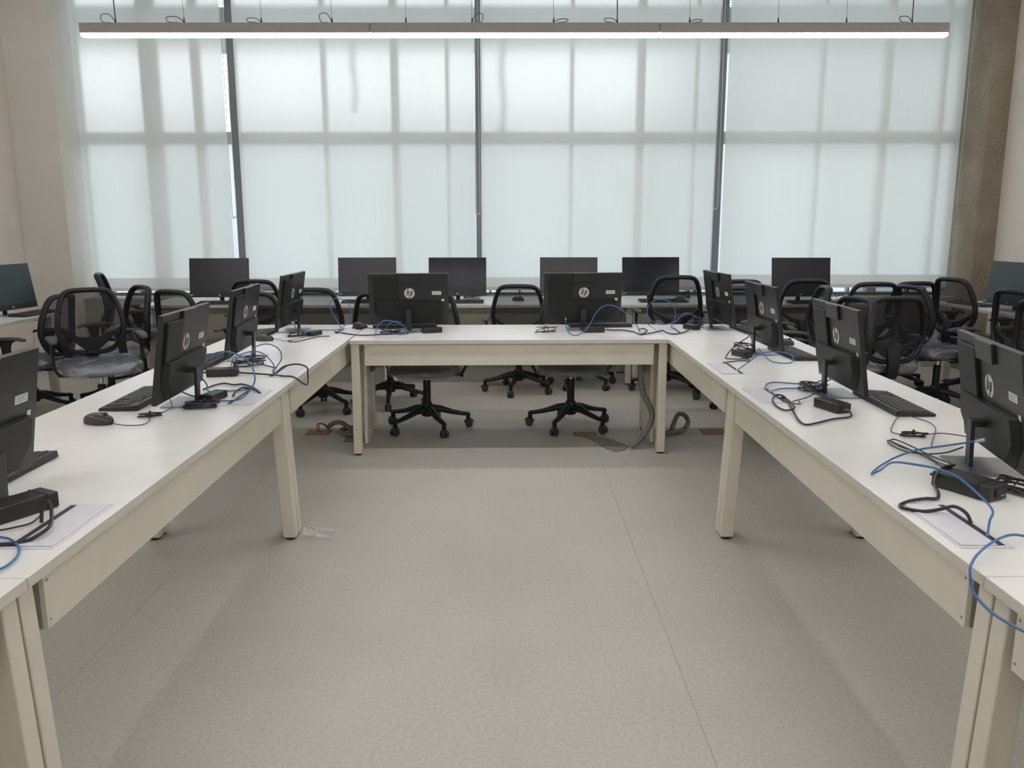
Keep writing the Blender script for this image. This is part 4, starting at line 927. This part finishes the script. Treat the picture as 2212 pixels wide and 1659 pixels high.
tag(rim, 'torn grey strip of floor below the thick conduit hose', 'floor patch')
def hose(pts, rad, label, ribs=True):
    p = smooth_path(pts, 10)
    n_ = len(p); rr = [rad*(1+0.06*math.sin(i*2.1)) for i in range(n_)]
    o = MB().tube(p, rr, 10).build('conduit_hose', 'hose_grey'); tag(o, label, 'hose', 'grey conduit hoses'); return o
hose([[0.837, 5.43, 0.7], [0.85, 5.43, 0.577], [0.856, 5.43, 0.485], [0.877, 5.43, 0.377], [0.922, 5.43, 0.289], [0.939, 5.43, 0.221], [0.914, 5.43, 0.142], [0.855, 5.43, 0.054], [0.801, 5.43, 0.016]], 0.0195, 'thick grey conduit hose curving down to torn floor strip')
hose([(1.06, 5.76, 0.03), (1.138, 5.785, 0.022), (1.23, 5.838, 0.025), (1.29, 5.95, 0.06), (1.27, 6.0, 0.10), (1.22, 5.97, 0.11), (1.18, 5.90, 0.07), (1.15, 5.84, 0.02)], 0.017, 'short grey hose loop on the floor behind right table leg')
hose([(-1.32, 5.95, 0.02), (-1.27, 5.93, 0.06), (-1.20, 5.87, 0.075), (-1.13, 5.80, 0.05), (-1.10, 5.76, 0.02), (-1.16, 5.77, 0.018), (-1.20, 5.82, 0.03), (-1.13, 5.85, 0.045), (-1.06, 5.80, 0.05)], 0.017, 'short grey hose on the floor behind left table leg')
hose([(-0.895, 5.62, 0.70), (-0.905, 5.63, 0.62), (-0.91, 5.65, 0.54), (-0.935, 5.68, 0.50), (-0.96, 5.74, 0.505), (-0.955, 5.80, 0.56), (-0.95, 5.80, 0.68)], 0.017, 'grey hose hanging in a U inside the left cross table leg')
hose([(-1.16, 5.56, 0.70), (-1.14, 5.57, 0.60), (-1.11, 5.58, 0.555), (-1.07, 5.58, 0.56), (-1.05, 5.58, 0.60), (-1.05, 5.58, 0.70)], 0.015, 'grey hose hanging in a U below the left row end')
hose([(0.885, 5.52, 0.70), (0.895, 5.53, 0.62), (0.90, 5.56, 0.53), (0.905, 5.62, 0.50), (0.90, 5.68, 0.55), (0.895, 5.70, 0.69)], 0.017, 'grey hose coiled in the right cross table leg')
for k, (dx, dy) in enumerate(((0, 0), (0.015, -0.01))):
    o = MB().tube(smooth_path([(-1.33+dx, 5.95+dy, 0.03), (-1.36+dx, 5.92+dy, 0.06), (-1.385+dx, 5.90, 0.05), (-1.37+dx, 5.87+dy, 0.006)], 6), 0.004, 6).build('bare_wire', 'wire_red')
    tag(o, ('upper' if k == 0 else 'lower')+' of two red bare wires curling into the left floor box', 'wire', 'red wires')
# scrap of clear film at the foot of the left leg pair
def scrap(u, v):
    x = -0.985+0.15*u; y = 3.80+0.13*v
    return (x, y, 0.003+0.05*(1-u)*abs(math.sin(3*v+0.6))+0.018*abs(noise.noise((u*5, v*5, 2.2))))
tag(MB().grid(scrap, 14, 12).build('plastic_scrap', 'clear_plastic'), 'scrap of clear plastic film at foot of left table legs', 'plastic film')
